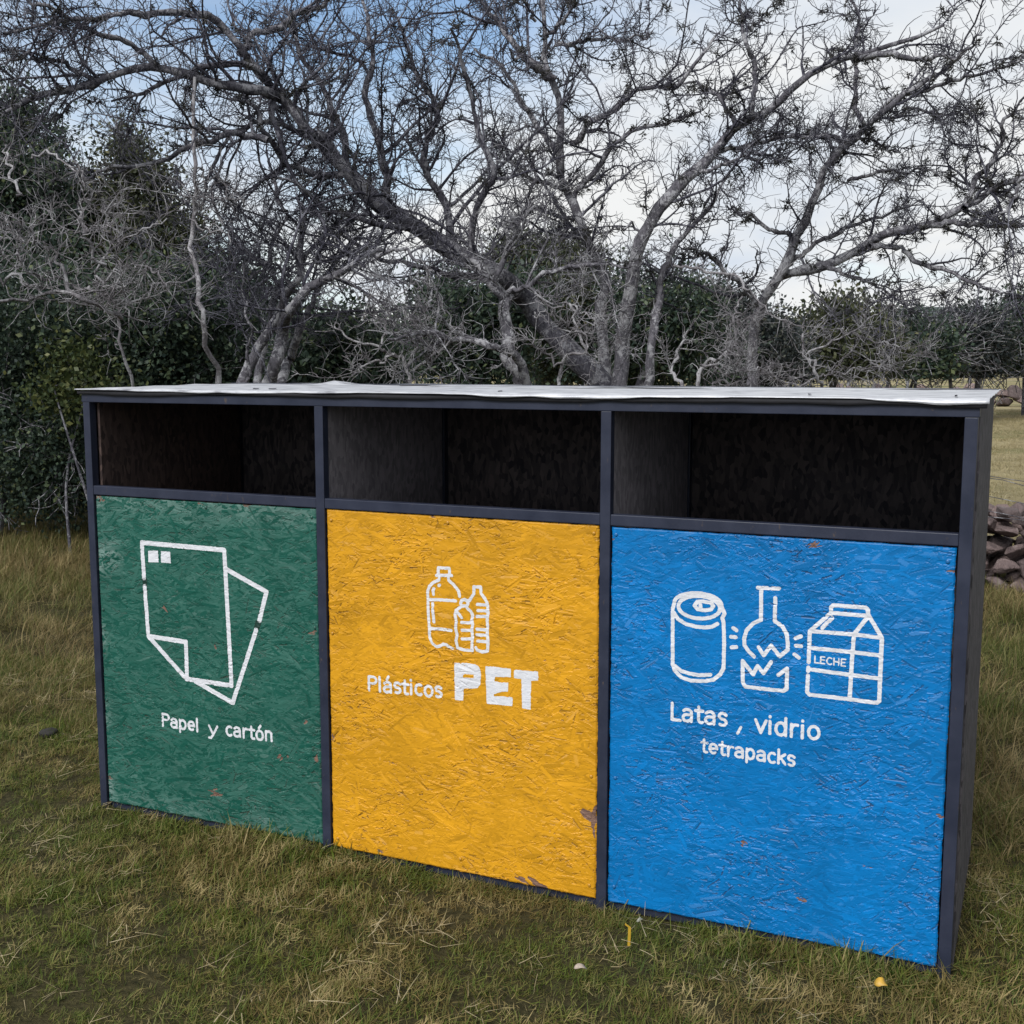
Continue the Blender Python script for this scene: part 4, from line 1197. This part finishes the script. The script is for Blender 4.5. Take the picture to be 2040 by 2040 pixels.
def leaves(rg, lobes, n, size, clump=0.16, per=26):
    """lobes: (centre xyz, radii xyz). Leaves gathered in sprays near the lobe surfaces"""
    w = np.array([r[0] * r[2] for c, r in lobes]); w = w / w.sum()
    ns = max(1, n // per)
    li = rg.choice(len(lobes), ns, p=w)
    C = np.array([c for c, r in lobes])[li]; Rr = np.array([r for c, r in lobes])[li]
    d = norm(rg.normal(0, 1, (ns, 3))); rad = rg.uniform(0.35, 1.0, (ns, 1)) ** 0.5 * rg.uniform(0.8, 1.15, (ns, 1))
    sc = C + d * Rr * rad
    S = np.repeat(sc, per, 0); out = np.repeat(d, per, 0)
    n = len(S)
    p = S + rg.normal(0, 1, (n, 3)) * clump * np.repeat(rg.uniform(0.4, 1.1, (ns, 1)), per, 0)
    ax = norm(rg.normal(0, 1, (n, 3)) + 0.7 * out + np.array([0, 0, 0.25])); sd = norm(np.cross(ax, rg.normal(0, 1, (n, 3))))
    ln = size * rg.uniform(0.6, 1.3, (n, 1)); wd_ = ln * 0.32
    V = np.stack([p, p + ax * ln * 0.5 + sd * wd_, p + ax * ln, p + ax * ln * 0.5 - sd * wd_], 1).reshape(-1, 3)
    F = np.arange(n * 4).reshape(n, 4)
    tint = np.clip(rg.normal(0.45, 0.2, n) + np.repeat(rg.normal(0, 0.16, ns), per), 0, 1)
    return V, F, np.repeat(tint, 4)


def leafy(name, label, cat, lobes_px, dist, n, size, mat, seed, group=None, trunk_r=0.05, stems=3, bark='bark_dark', clump=0.16, zmin=0.02, flat=0.8, twigs=0):
    rg = np.random.default_rng(seed)
    px = 2183.0
    L = []
    for (u, v, r) in lobes_px:
        d = dist + rg.normal(0, 0.03 * dist)
        c = at(u, v, d); rr = r / px * d
        L.append((c, np.array([rr, rr * 1.1, rr * flat])))
    base = np.mean([c for c, r in L], 0); base = np.array([base[0], base[1], 0])
    t = empty(name, tuple(base)); tag(t, label, cat, group)
    V, F, tint = leaves(rg, L, n, size, clump)
    keep = (V.reshape(-1, 4, 3)[:, :, 2].min(1) > zmin)
    Vk = V.reshape(-1, 4, 3)[keep].reshape(-1, 3); Fk = np.arange(len(Vk)).reshape(-1, 4); tk_ = tint.reshape(-1, 4)[keep].ravel()
    o = link('foliage', mesh_np('foliage', Vk, [Fk], mat, False, {'tint': tk_}), t)
    # trunk and limbs into every lobe
    for k in range(stems):
        P = []
        c, r = L[k % len(L)]
        foot = base + np.array([rg.normal(0, 0.12), rg.normal(0, 0.12), -0.05])
        mid = foot * 0.55 + c * 0.45 + rg.normal(0, 0.06 * dist / 8, 3); mid[2] = foot[2] * 0.5 + c[2] * 0.5
        P = catmull([foot, mid, c, c + np.array([rg.normal(0, .3) * r[0], 0, r[2] * 0.5])], 12)
        Rr = np.linspace(trunk_r, trunk_r * 0.25, 12)
        V, q = tubes(P[None], Rr[None], 7)
        link('trunk', mesh_np('trunk', V, [q], MT[bark]), t)
    if twigs:
        li = rg.integers(0, len(L), twigs); C = np.array([c for c, r in L])[li]; Rr = np.array([r for c, r in L])[li]
        D = norm(rg.normal(0, 1, (twigs, 3)) + np.array([0, -0.3, 0.2]))
        P, R = grow(rg, C + D * Rr * 0.35, D, Rr[:, 0] * rg.uniform(0.5, 1.0, twigs), np.full(twigs, 0.0012 * dist * 0.8), np.full(twigs, 0.0004 * dist), 7, 0.25, 0.02)
        V, q = tubes(P, R, 3)
        S, D2, r, tt, pi = spawn(rg, P, R, 5, 0.2, 1, 50)
        P2, R2 = grow(rg, S, D2, rg.uniform(0.1, 0.35, len(S)) * dist / 8, np.full(len(S), 0.0005 * dist), np.full(len(S), 0.0003 * dist), 4, 0.3)
        V2, q2 = tubes(P2, R2, 3)
        o = link('twigs', mesh_np('twigs', np.concatenate([V, V2]), [np.concatenate([q, q2 + len(V)])], MT['bark']), t); o['kind'] = 'stuff'
    return t


leafy('evergreen_shrub', 'broad dark evergreen shrub behind the left end of the cabinet', 'shrub',
      [(210, 720, 130), (330, 660, 120), (420, 700, 90), (150, 620, 110), (300, 580, 110), (400, 600, 90), (240, 830, 120), (140, 900, 80), (330, 880, 90)], 11.3, 54000, 0.050, LEAF_DARK, 41, twigs=60)
leafy('evergreen_shrub', 'dark dense shrub filling the left edge above the rough grass', 'shrub',
      [(20, 690, 130), (60, 820, 120), (-60, 750, 130), (100, 760, 100), (40, 600, 110), (120, 870, 90), (30, 910, 70), (-170, 720, 130), (-150, 560, 110), (-260, 780, 110)], 10.8, 68000, 0.046, LEAF_DARK, 42, twigs=70)
leafy('leafy_shrub', 'small yellow-green shrub in front of the dark shrub left of the cabinet', 'shrub',
      [(130, 690, 38), (165, 740, 50), (105, 745, 45), (150, 660, 30), (200, 760, 40)], 9.9, 2600, 0.05, LEAF_YEL, 43, trunk_r=0.015, clump=0.14)
leafy('evergreen_tree', 'tall dark evergreen tree at the far left edge', 'tree',
      [(20, 270, 90), (-40, 330, 110), (60, 350, 80), (30, 430, 110), (110, 450, 80), (0, 200, 50), (60, 520, 110)], 12.5, 34000, 0.056, LEAF_DARK, 44, trunk_r=0.09, twigs=120)
leafy('evergreen_tree', 'olive green tree with pointed top left of the thin dead stem', 'tree',
      [(235, 300, 34), (285, 330, 36), (260, 390, 62), (200, 450, 85), (310, 450, 75), (250, 520, 105), (150, 380, 50), (235, 260, 18)], 13.0, 34000, 0.052, LEAF_OLIVE, 45, trunk_r=0.08, twigs=80)
leafy('evergreen_tree', 'dark evergreen tree behind the fan of grey stems', 'tree',
      [(390, 530, 70), (450, 580, 80), (350, 540, 70), (480, 640, 80), (430, 670, 90)], 14.0, 20000, 0.066, LEAF_DARK, 46, trunk_r=0.09)
leafy('evergreen_shrub', 'dark evergreen shrub right of the fan of grey stems', 'shrub',
      [(600, 670, 65), (650, 690, 60), (570, 700, 55), (640, 630, 45), (700, 700, 50)], 11.5, 15000, 0.06, LEAF_DARK, 47, twigs=40)
leafy('evergreen_tree', 'dark rounded evergreen tree behind the leaning trunk', 'tree',
      [(880, 590, 75), (830, 560, 50), (930, 620, 80), (860, 650, 80), (920, 690, 70), (980, 560, 60)], 13.5, 22000, 0.062, LEAF_DARK, 48, trunk_r=0.10)
leafy('evergreen_tree', 'olive tree topping the wood between the leaning trunk and straight stems', 'tree',
      [(1020, 500, 65), (970, 490, 50), (1075, 505, 55), (1030, 570, 85), (1100, 580, 70), (1050, 650, 90)], 17, 22000, 0.075, LEAF_OLIVE, 49, trunk_r=0.11, twigs=60)
leafy('evergreen_tree', 'dark evergreen tree behind the three straight stems', 'tree',
      [(1180, 580, 80), (1240, 620, 90), (1130, 650, 80), (1290, 580, 70), (1210, 690, 80), (1330, 660, 85)], 16, 24000, 0.068, LEAF_DARK, 50, trunk_r=0.11, twigs=60)
leafy('evergreen_tree', 'grey-green tree behind the right-hand dark trunk', 'tree',
      [(1390, 620, 75), (1440, 660, 75), (1350, 580, 50), (1480, 680, 60), (1400, 690, 70)], 18, 18000, 0.07, LEAF_GREY, 51, trunk_r=0.11, twigs=60)
for k, (lob, d, lab, mt_) in enumerate([
        ([(1560, 640, 55), (1605, 615, 52), (1530, 680, 42), (1650, 660, 50), (1600, 690, 45)], 30, 'round olive field tree beyond the blue door', LEAF_OLIVE),
        ([(1705, 645, 48), (1750, 660, 50), (1680, 675, 45), (1730, 690, 45)], 33, 'dark field tree left of the one with the leaning trunk', LEAF_DARK),
        ([(1830, 625, 46), (1795, 655, 48), (1850, 660, 52), (1815, 685, 42)], 36, 'grey-green field tree near the right edge with leaning trunk', LEAF_GREY),
        ([(1925, 600, 45), (1895, 640, 50), (1960, 620, 60), (1930, 670, 52)], 38, 'dark green field tree cut by the right edge', LEAF_DARK)]):
    leafy('field_tree', lab, 'tree', lob, d, 18000, 0.13, mt_, 60 + k, 'trees in the far field', trunk_r=0.06, stems=3 if k < 3 else 1, clump=0.35, zmin=1.25, twigs=70)
# far hedge of the wood
for k, (u, d) in enumerate([(560, 34), (660, 38), (740, 34), (1010, 40), (1130, 42), (1480, 44), (1300, 36)]):
    leafy('hedge_tree', ['dark hedge tree glimpsed between the grey stems and dead bush', 'hedge tree low behind the tangled dead bush', 'dark hedge tree behind the tangled dead bush', 'hedge tree glimpsed under the pale crooked bush', 'far hedge tree between the straight stems',
                         'far hedge tree left of the round olive field tree', 'far hedge tree behind the pale low dead bush'][k], 'tree',
          [(u, 665, 42), (u + 40, 675, 38), (u - 38, 680, 36), (u + 8, 640, 30)], d, 4500, 0.2, (LEAF_DARK, LEAF_OLIVE)[k % 2], 80 + k, 'hedge trees at the back of the wood', trunk_r=0.15, stems=2, clump=0.4, zmin=0.6)


# ------------------------------------------------------------------ dry stone walls, fence
def stone_mesh(rg, k):
    bm = bmesh.new()
    for _ in range(15):
        v = norm(rg.normal(0, 1, 3)) * rg.uniform(0.75, 1.1)
        bm.verts.new(v)
    r = bmesh.ops.convex_hull(bm, input=bm.verts[:])
    bmesh.ops.delete(bm, geom=[g for g in r['geom_interior'] if isinstance(g, bmesh.types.BMVert)], context='VERTS')
    bmesh.ops.bevel(bm, geom=bm.edges[:], offset=0.06, segments=1, affect='EDGES')
    return bm_mesh('stone', bm, MT['stone'])


rgS = np.random.default_rng(77)
STONES = [stone_mesh(rgS, k) for k in range(9)]


def stone_wall(label, x0, x1, y, h, size, rows, depth, seed):
    rg = np.random.default_rng(seed)
    t = empty('stone_wall', ((x0 + x1) / 2, y, 0)); tag(t, label, 'stone wall')
    cx = (x0 + x1) / 2
    for r in range(rows):
        for layer in range(depth):
            x = x0 + rg.uniform(0, size)
            while x < x1:
                s = size * rg.uniform(0.7, 1.35)
                o = bpy.data.objects.new('stone', STONES[rg.integers(len(STONES))]); COL.objects.link(o); o.parent = t
                zc = (r + 0.45) * h / rows + rg.normal(0, 0.05 * size)
                if r == rows - 1: zc += rg.uniform(-0.35, 0.1) * size
                o.location = (x - cx, (layer - (depth - 1) / 2) * size * 0.95 + rg.normal(0, 0.1 * size), zc)
                o.scale = (s * 0.62, s * rg.uniform(0.5, 0.65), h / rows * rg.uniform(0.5, 0.72))
                o.rotation_euler = (rg.normal(0, 0.25), rg.normal(0, 0.3), rg.uniform(0, 6.28))
                x += s * 0.98
    return t


stone_wall('tumbled dry stone wall close behind the right end of the cabinet', 1.2, 4.6, 6.05, 0.60, 0.19, 5, 3, 5)
stone_wall('low dark stone wall far across the dry field', -6.0, 9.0, 49.0, 0.95, 0.62, 2, 1, 6)


def wire_fence():
    t = empty('wire_fence', (3.0, 5.6, 0)); tag(t, 'sagging rusty wire fence in front of the tumbled stone wall', 'fence')
    rg = np.random.default_rng(9)
    for x in (0.9, 4.4):
        P = np.array([[x + 0.01 * k, 5.55, -0.05 + 0.16 * k] for k in range(9)]); R = np.full(9, 0.045) * (1 + rg.normal(0, 0.05, 9))
        V, q = tubes(P[None], R[None], 8)
        link('fence_post', mesh_np('fence_post', V, [q], MT['bark']), t)
    for z0, z1 in ((1.12, 0.60), (0.98, 0.52), (0.86, 0.45), (1.05, 0.80), (0.7, 0.62)):
        s = np.linspace(0, 1, 14)
        P = np.stack([0.9 + 3.5 * s, 5.5 + 0.02 * np.sin(s * 9), z0 + (z1 - z0) * s - 0.12 * np.sin(s * math.pi) + rg.normal(0, 0.008, 14)], 1)
        V, q = tubes(P[None], np.full((1, 14), 0.0028), 4)
        link('wire', mesh_np('wire', V, [q], MT['bark']), t)


wire_fence()


def far_fence():
    t = empty('wire_fence', (0.0, 47.0, 0)); tag(t, 'line of thin posts and wire before the far field trees', 'fence')
    for x in np.arange(-16, 10, 2.6):
        P = np.array([[x, 52.0, -0.05 + 0.4 * k] for k in range(5)]); P[:, 0] += 0.02 * np.arange(5)
        V, q = tubes(P[None], np.full((1, 5), 0.07), 6)
        link('fence_post', mesh_np('fence_post', V, [q], MT['bark_dark']), t)
    for z in (0.6, 1.0, 1.4):
        P = np.array([[x, 52.0, z] for x in np.linspace(-16, 9, 12)])
        V, q = tubes(P[None], np.full((1, 12), 0.006), 4)
        link('wire', mesh_np('wire', V, [q], MT['bark_dark']), t)


far_fence()

# ------------------------------------------------------------------ grass
def blade_clump(rg, n, hmin, hmax, spread, lean, width, flatfrac, name, mat):
    Vs, Fs, Ts = [], [], []; off = 0
    for _ in range(n):
        a = rg.uniform(0, 6.283); r = spread * math.sqrt(rg.random())
        p = np.array([r * math.cos(a), r * math.sin(a), -0.004])
        az = rg.uniform(0, 6.283); h = rg.uniform(hmin, hmax)
        fl = rg.random() < flatfrac
        ln = abs(rg.normal(lean, 0.25)) + (0.9 if fl else 0)
        d = np.array([math.cos(az) * math.sin(min(ln, 1.45)), math.sin(az) * math.sin(min(ln, 1.45)), math.cos(min(ln, 1.45))])
        sd = np.array([-math.sin(az), math.cos(az), 0]); sd = sd * math.cos(rg.uniform(-.8, .8)) + np.array([0, 0, 1]) * 0.2
        w = width * rg.uniform(0.6, 1.3); k = 4
        bend = rg.normal(0.28, 0.25); pts = [p]
        if fl: p = p + np.array([0, 0, rg.uniform(0.0, 0.02)]); pts = [p]; bend = rg.normal(0.05, 0.35)
        tw = rg.normal(0, 0.25)
        for j in range(k - 1):
            p = p + d * h / (k - 1); pts.append(p)
            d = d + np.array([math.cos(az + tw * j), math.sin(az + tw * j), -0.35]) * bend
            d = d / np.linalg.norm(d)
        for j, q in enumerate(pts):
            ww = w * (1, 0.9, 0.65, 0.12)[j]
            Vs += [q - sd * ww / 2, q + sd * ww / 2]
        for j in range(k - 1):
            Fs.append([off + 2 * j, off + 2 * j + 1, off + 2 * j + 3, off + 2 * j + 2])
        off += 2 * k
        ti = rg.uniform(0, 1) ** 0.9 if not fl else rg.uniform(0.6, 1.0)
        Ts += [min(1, ti + 0.10 * (j // 2) * 0.5) for j in range(2 * k)]
    V = np.array(Vs)
    me = mesh_np(name, V, [np.array(Fs)], mat, True, {'tint': np.array(Ts)})
    return bpy.data.objects.new(name, me)


def scatter(name, label, pts, scl, clumps, seed, cat='grass'):
    rg = np.random.default_rng(seed)
    coll = bpy.data.collections.new(name + '_clumps')
    for c in clumps: coll.objects.link(c)
    n = len(pts)
    me = bpy.data.meshes.new(name); me.vertices.add(n); me.vertices.foreach_set('co', pts.astype(np.float32).ravel())
    a = me.attributes.new('rot', 'FLOAT_VECTOR', 'POINT'); rot = np.stack([rg.normal(0, .12, n), rg.normal(0, .12, n), rg.uniform(0, 6.283, n)], 1)
    a.data.foreach_set('vector', rot.astype(np.float32).ravel())
    a = me.attributes.new('scl', 'FLOAT', 'POINT'); a.data.foreach_set('value', scl.astype(np.float32))
    a = me.attributes.new('idx', 'INT', 'POINT'); a.data.foreach_set('value', rg.integers(0, len(clumps), n).astype(np.int32))
    o = link(name, me)
    ng = bpy.data.node_groups.new(name + '_scatter', 'GeometryNodeTree')
    ng.interface.new_socket('Geometry', in_out='INPUT', socket_type='NodeSocketGeometry')
    ng.interface.new_socket('Geometry', in_out='OUTPUT', socket_type='NodeSocketGeometry')
    gi = ng.nodes.new('NodeGroupInput'); go = ng.nodes.new('NodeGroupOutput')
    ip = ng.nodes.new('GeometryNodeInstanceOnPoints'); ci = ng.nodes.new('GeometryNodeCollectionInfo')
    ci.inputs['Collection'].default_value = coll; ci.inputs['Separate Children'].default_value = True; ci.inputs['Reset Children'].default_value = True

    def na(nm, ty):
        k = ng.nodes.new('GeometryNodeInputNamedAttribute'); k.data_type = ty; k.inputs['Name'].default_value = nm; return k.outputs['Attribute']
    ng.links.new(gi.outputs[0], ip.inputs['Points']); ng.links.new(ci.outputs[0], ip.inputs['Instance'])
    ip.inputs['Pick Instance'].default_value = True
    ng.links.new(na('idx', 'INT'), ip.inputs['Instance Index'])
    ng.links.new(na('rot', 'FLOAT_VECTOR'), ip.inputs['Rotation']); ng.links.new(na('scl', 'FLOAT'), ip.inputs['Scale'])
    ng.links.new(ip.outputs[0], go.inputs[0])
    md = o.modifiers.new('scatter', 'NODES'); md.node_group = ng
    tag(o, label, cat, None, 'stuff')
    return o


G_LAWN = M_grass('lawn_blade', [(0.046, 0.078, 0.011), (0.090, 0.128, 0.018), (0.138, 0.172, 0.026)], [(0.105, 0.076, 0.028), (0.21, 0.158, 0.058), (0.42, 0.335, 0.16)], 1.5, 0.45, 0.74)
G_ROUGH = M_grass('rough_blade', [(0.044, 0.066, 0.013), (0.080, 0.102, 0.020), (0.12, 0.14, 0.03)], [(0.115, 0.085, 0.038), (0.20, 0.152, 0.065), (0.34, 0.265, 0.13)], 0.9, 0.40, 0.68)
G_FIELD = M_grass('field_blade', [(0.12, 0.12, 0.035), (0.16, 0.14, 0.05), (0.19, 0.16, 0.06)], [(0.26, 0.21, 0.11), (0.34, 0.285, 0.16), (0.42, 0.36, 0.22)], 0.5, 0.3, 0.55)
rgG = np.random.default_rng(123)
lawn = [blade_clump(rgG, 34, .018, .05, .055, .55, .0030, .35, 'lawn_clump', G_LAWN) for _ in range(7)] + [blade_clump(rgG, 22, .03, .085, .05, .5, .003, .35, 'lawn_clump', G_LAWN) for _ in range(3)]
rough = [blade_clump(rgG, 34, .06, .20, .09, .5, .0036, .3, 'rough_clump', G_ROUGH) for _ in range(5)]
field = [blade_clump(rgG, 26, .03, .10, .12, .6, .005, .3, 'field_clump', G_FIELD) for _ in range(4)]


def pts_in(rg, x0, x1, y0, y1, dens):
    n = int((x1 - x0) * (y1 - y0) * dens)
    p = np.stack([rg.uniform(x0, x1, n), rg.uniform(y0, y1, n)], 1)
    rel = p - CAM[:2]; f = rel @ norm(FWD[:2]); s = rel @ RGT[:2]
    k = (f > 0.5) & (np.abs(s) < 0.56 * f + 0.5)                       # what the view and a step aside can take in
    inside = (p[:, 0] > XLo - 0.012) & (p[:, 0] < XRo + 0.008) & (p[:, 1] > 0.018) & (p[:, 1] < DEP + 0.02)
    hid = (p[:, 1] > DEP + 0.35) & (p[:, 0] > XLo + 0.9) & (p[:, 0] < XRo - 0.7 - 0.25 * (p[:, 1] - DEP)) & (p[:, 1] < 4)
    k &= ~inside & ~hid
    return p[k]


p = pts_in(rgG, -5.0, 4.6, -2.4, 1.6, 900)
fr = np.stack([rgG.uniform(XLo - .05, XRo + .05, 420), rgG.uniform(-.07, .012, 420)], 1)      # untrimmed fringe along the foot
fr = fr[np.sin(fr[:, 0] * 7.3) + np.sin(fr[:, 0] * 19.1 + 1) + rgG.normal(0, .6, 420) > -0.4]
np0 = len(p); p = np.concatenate([p, fr])
z = ground_z(p[:, 0], p[:, 1])
h = 0.85 + 0.35 * np.sin(p[:, 0] * 3.1 + 1) * np.cos(p[:, 1] * 2.7) + rgG.normal(0, .18, len(p))
# a little longer right at the foot of the cabinet where the mower does not reach
near = np.exp(-np.clip(-p[:, 1], 0, 9) / 0.05) * ((p[:, 1] < 0.02) & (p[:, 0] > XLo) & (p[:, 0] < XRo))
sc = np.clip(h, 0.5, 1.4) * 0.86 * (1 + 0.1 * near); sc[np0:] *= 1.25
scatter('lawn_grass', 'short patchy green and straw lawn in front of the cabinet', np.column_stack([p, z]), sc, lawn, 1)
straw = [blade_clump(rgG, 9, .05, .13, .07, 1.1, .0026, .9, 'straw_clump', M_grass('straw_blade', [(0.26, 0.21, 0.11), (0.32, 0.27, 0.15), (0.4, 0.34, 0.2)], [(0.3, 0.25, 0.14), (0.4, 0.33, 0.2), (0.5, 0.43, 0.28)])) for _ in range(4)]
q = pts_in(rgG, -5.0, 4.6, -2.4, 1.6, 38)
patch = np.sin(q[:, 0] * 4.3 + 0.6) * np.sin(q[:, 1] * 5.1 + q[:, 0]) + 0.6 * np.sin(q[:, 0] * 9.7 - q[:, 1] * 7.3)
q = q[patch + rgG.normal(0, .5, len(q)) > 0.25]
scatter('dry_straw', 'pale dead straw lying in tufts across the lawn', np.column_stack([q, ground_z(q[:, 0], q[:, 1]) + 0.018]), rgG.uniform(.5, 1.1, len(q)), straw, 7)
p = pts_in(rgG, -14.0, -0.6, 0.6, 10.5, 130)
far_d = np.hypot(p[:, 0] - CAM[0], p[:, 1] - CAM[1])
scatter('rough_grass', 'longer yellowish grass left of the cabinet below the shrubs', np.column_stack([p, ground_z(p[:, 0], p[:, 1])]), np.clip(0.55 + 0.08 * (far_d - 5) + rgG.normal(0, .18, len(p)), .4, 1.3), rough, 2)
p = pts_in(rgG, 1.3, 6.0, 0.9, 8.0, 200)
scatter('rough_grass', 'dry tufted grass right of the cabinet up to the stone wall', np.column_stack([p, ground_z(p[:, 0], p[:, 1])]), np.clip(0.75 + rgG.normal(0, .22, len(p)), .4, 1.5), rough, 3)
p = pts_in(rgG, -4.0, 12.0, 7.5, 45.0, 26)
scatter('field_grass', 'dry ochre pasture grass beyond the stone wall', np.column_stack([p, ground_z(p[:, 0], p[:, 1])]), np.clip(1.1 + rgG.normal(0, .3, len(p)), .5, 2), field, 4)


# ------------------------------------------------------------------ small things in the grass
def litter():
    # yellow folded straw
    p = on_ground(1187, 1785)
    bm = bmesh.new()
    pr = [(0, 0.0), (0.0015, 0.055), (-0.012, 0.062)]
    vs_ = [[bm.verts.new((p[0] + a + s * 0.004 * (i < 2) , p[1] + 0.002 * k, p[2] + b + (0.0 if i < 2 else s * .003))) for s in (-1, 1) for k in (0, 1)] for i, (a, b) in enumerate(pr)]
    for i in range(2):
        a, b = vs_[i], vs_[i + 1]
        for q in ((0, 2), (2, 3), (3, 1), (1, 0)):
            bm.faces.new((a[q[0]], a[q[1]], b[q[1]], b[q[0]]))
    o = link('plastic_strip', bm_mesh('plastic_strip', bm, M_plain('yellow_plastic', (0.40, 0.25, 0.02), 0.5)))
    tag(o, 'bent yellow plastic strip standing in the grass under the blue door', 'litter')

    def leaf(name, u, v, L, W, col, label, cat, rot, zz=0.03):
        p = on_ground(u, v, zz)
        nn = 9; V = []
        for i in range(nn):
            t = i / (nn - 1); w = W * math.sin(math.pi * min(1, t * 0.9 + 0.08)) ** 0.8 * (1 + 0.18 * math.sin(9 * t + 1))
            for s in (-1, 0, 1):
                V.append((t * L - L / 2, s * w / 2, 0.35 * abs(s) * w / 2 + 0.012 * math.sin(3 * t) + 0.004 * s * math.sin(6 * t)))
        F = [[i * 3 + j, i * 3 + j + 1, i * 3 + 4 + j, i * 3 + 3 + j] for i in range(nn - 1) for j in range(2)]
        me = mesh_np(name, np.array(V), [np.array(F)], M_plain(name + '_mat', col, 0.5, 0.25, 60))
        o = bpy.data.objects.new(name, me); COL.objects.link(o); o.location = tuple(p); o.rotation_euler = rot
        md = o.modifiers.new('t', 'SOLIDIFY'); md.thickness = 0.001
        tag(o, label, cat)
    leaf('fallen_leaf', 1662, 1858, 0.034, 0.026, (0.42, 0.25, 0.03), 'yellow fallen leaf on the grass near the right corner of the blue door', 'leaf', (0.5, 0.2, 0.5), 0.022)
    leaf('paper_scrap', 1096, 1828, 0.034, 0.014, (0.34, 0.28, 0.23), 'small pale paper scrap lying in the grass before the yellow door', 'litter', (0.5, 0.1, 0.3), 0.03)
    leaf('fallen_leaf', 1205, 1738, 0.018, 0.010, (0.22, 0.22, 0.18), 'small pale grey leaf in the grass beside the yellow strip', 'leaf', (0.6, 0.2, 1.3), 0.03)
    # dry dung lump
    p = on_ground(92, 1374, 0.02)
    bm = bmesh.new(); bmesh.ops.create_icosphere(bm, subdivisions=3, radius=0.036)
    for v in bm.verts:
        v.co *= 1 + 0.12 * math.sin(v.co.x * 90 + 1) * math.sin(v.co.y * 80) + 0.08 * math.sin(v.co.z * 150)
        v.co.z *= 0.75
    me = bm_mesh('dung_lump', bm, M_plain('dark_dung', (0.016, 0.015, 0.013), 0.9, 0.4, 60, 0.01), True)
    o = bpy.data.objects.new('dung_lump', me); COL.objects.link(o); o.location = (p[0], p[1], -0.004); o.scale = (1, 1, 0.9)
    tag(o, 'small dark round lump in the grass left of the cabinet', 'dung')


litter()
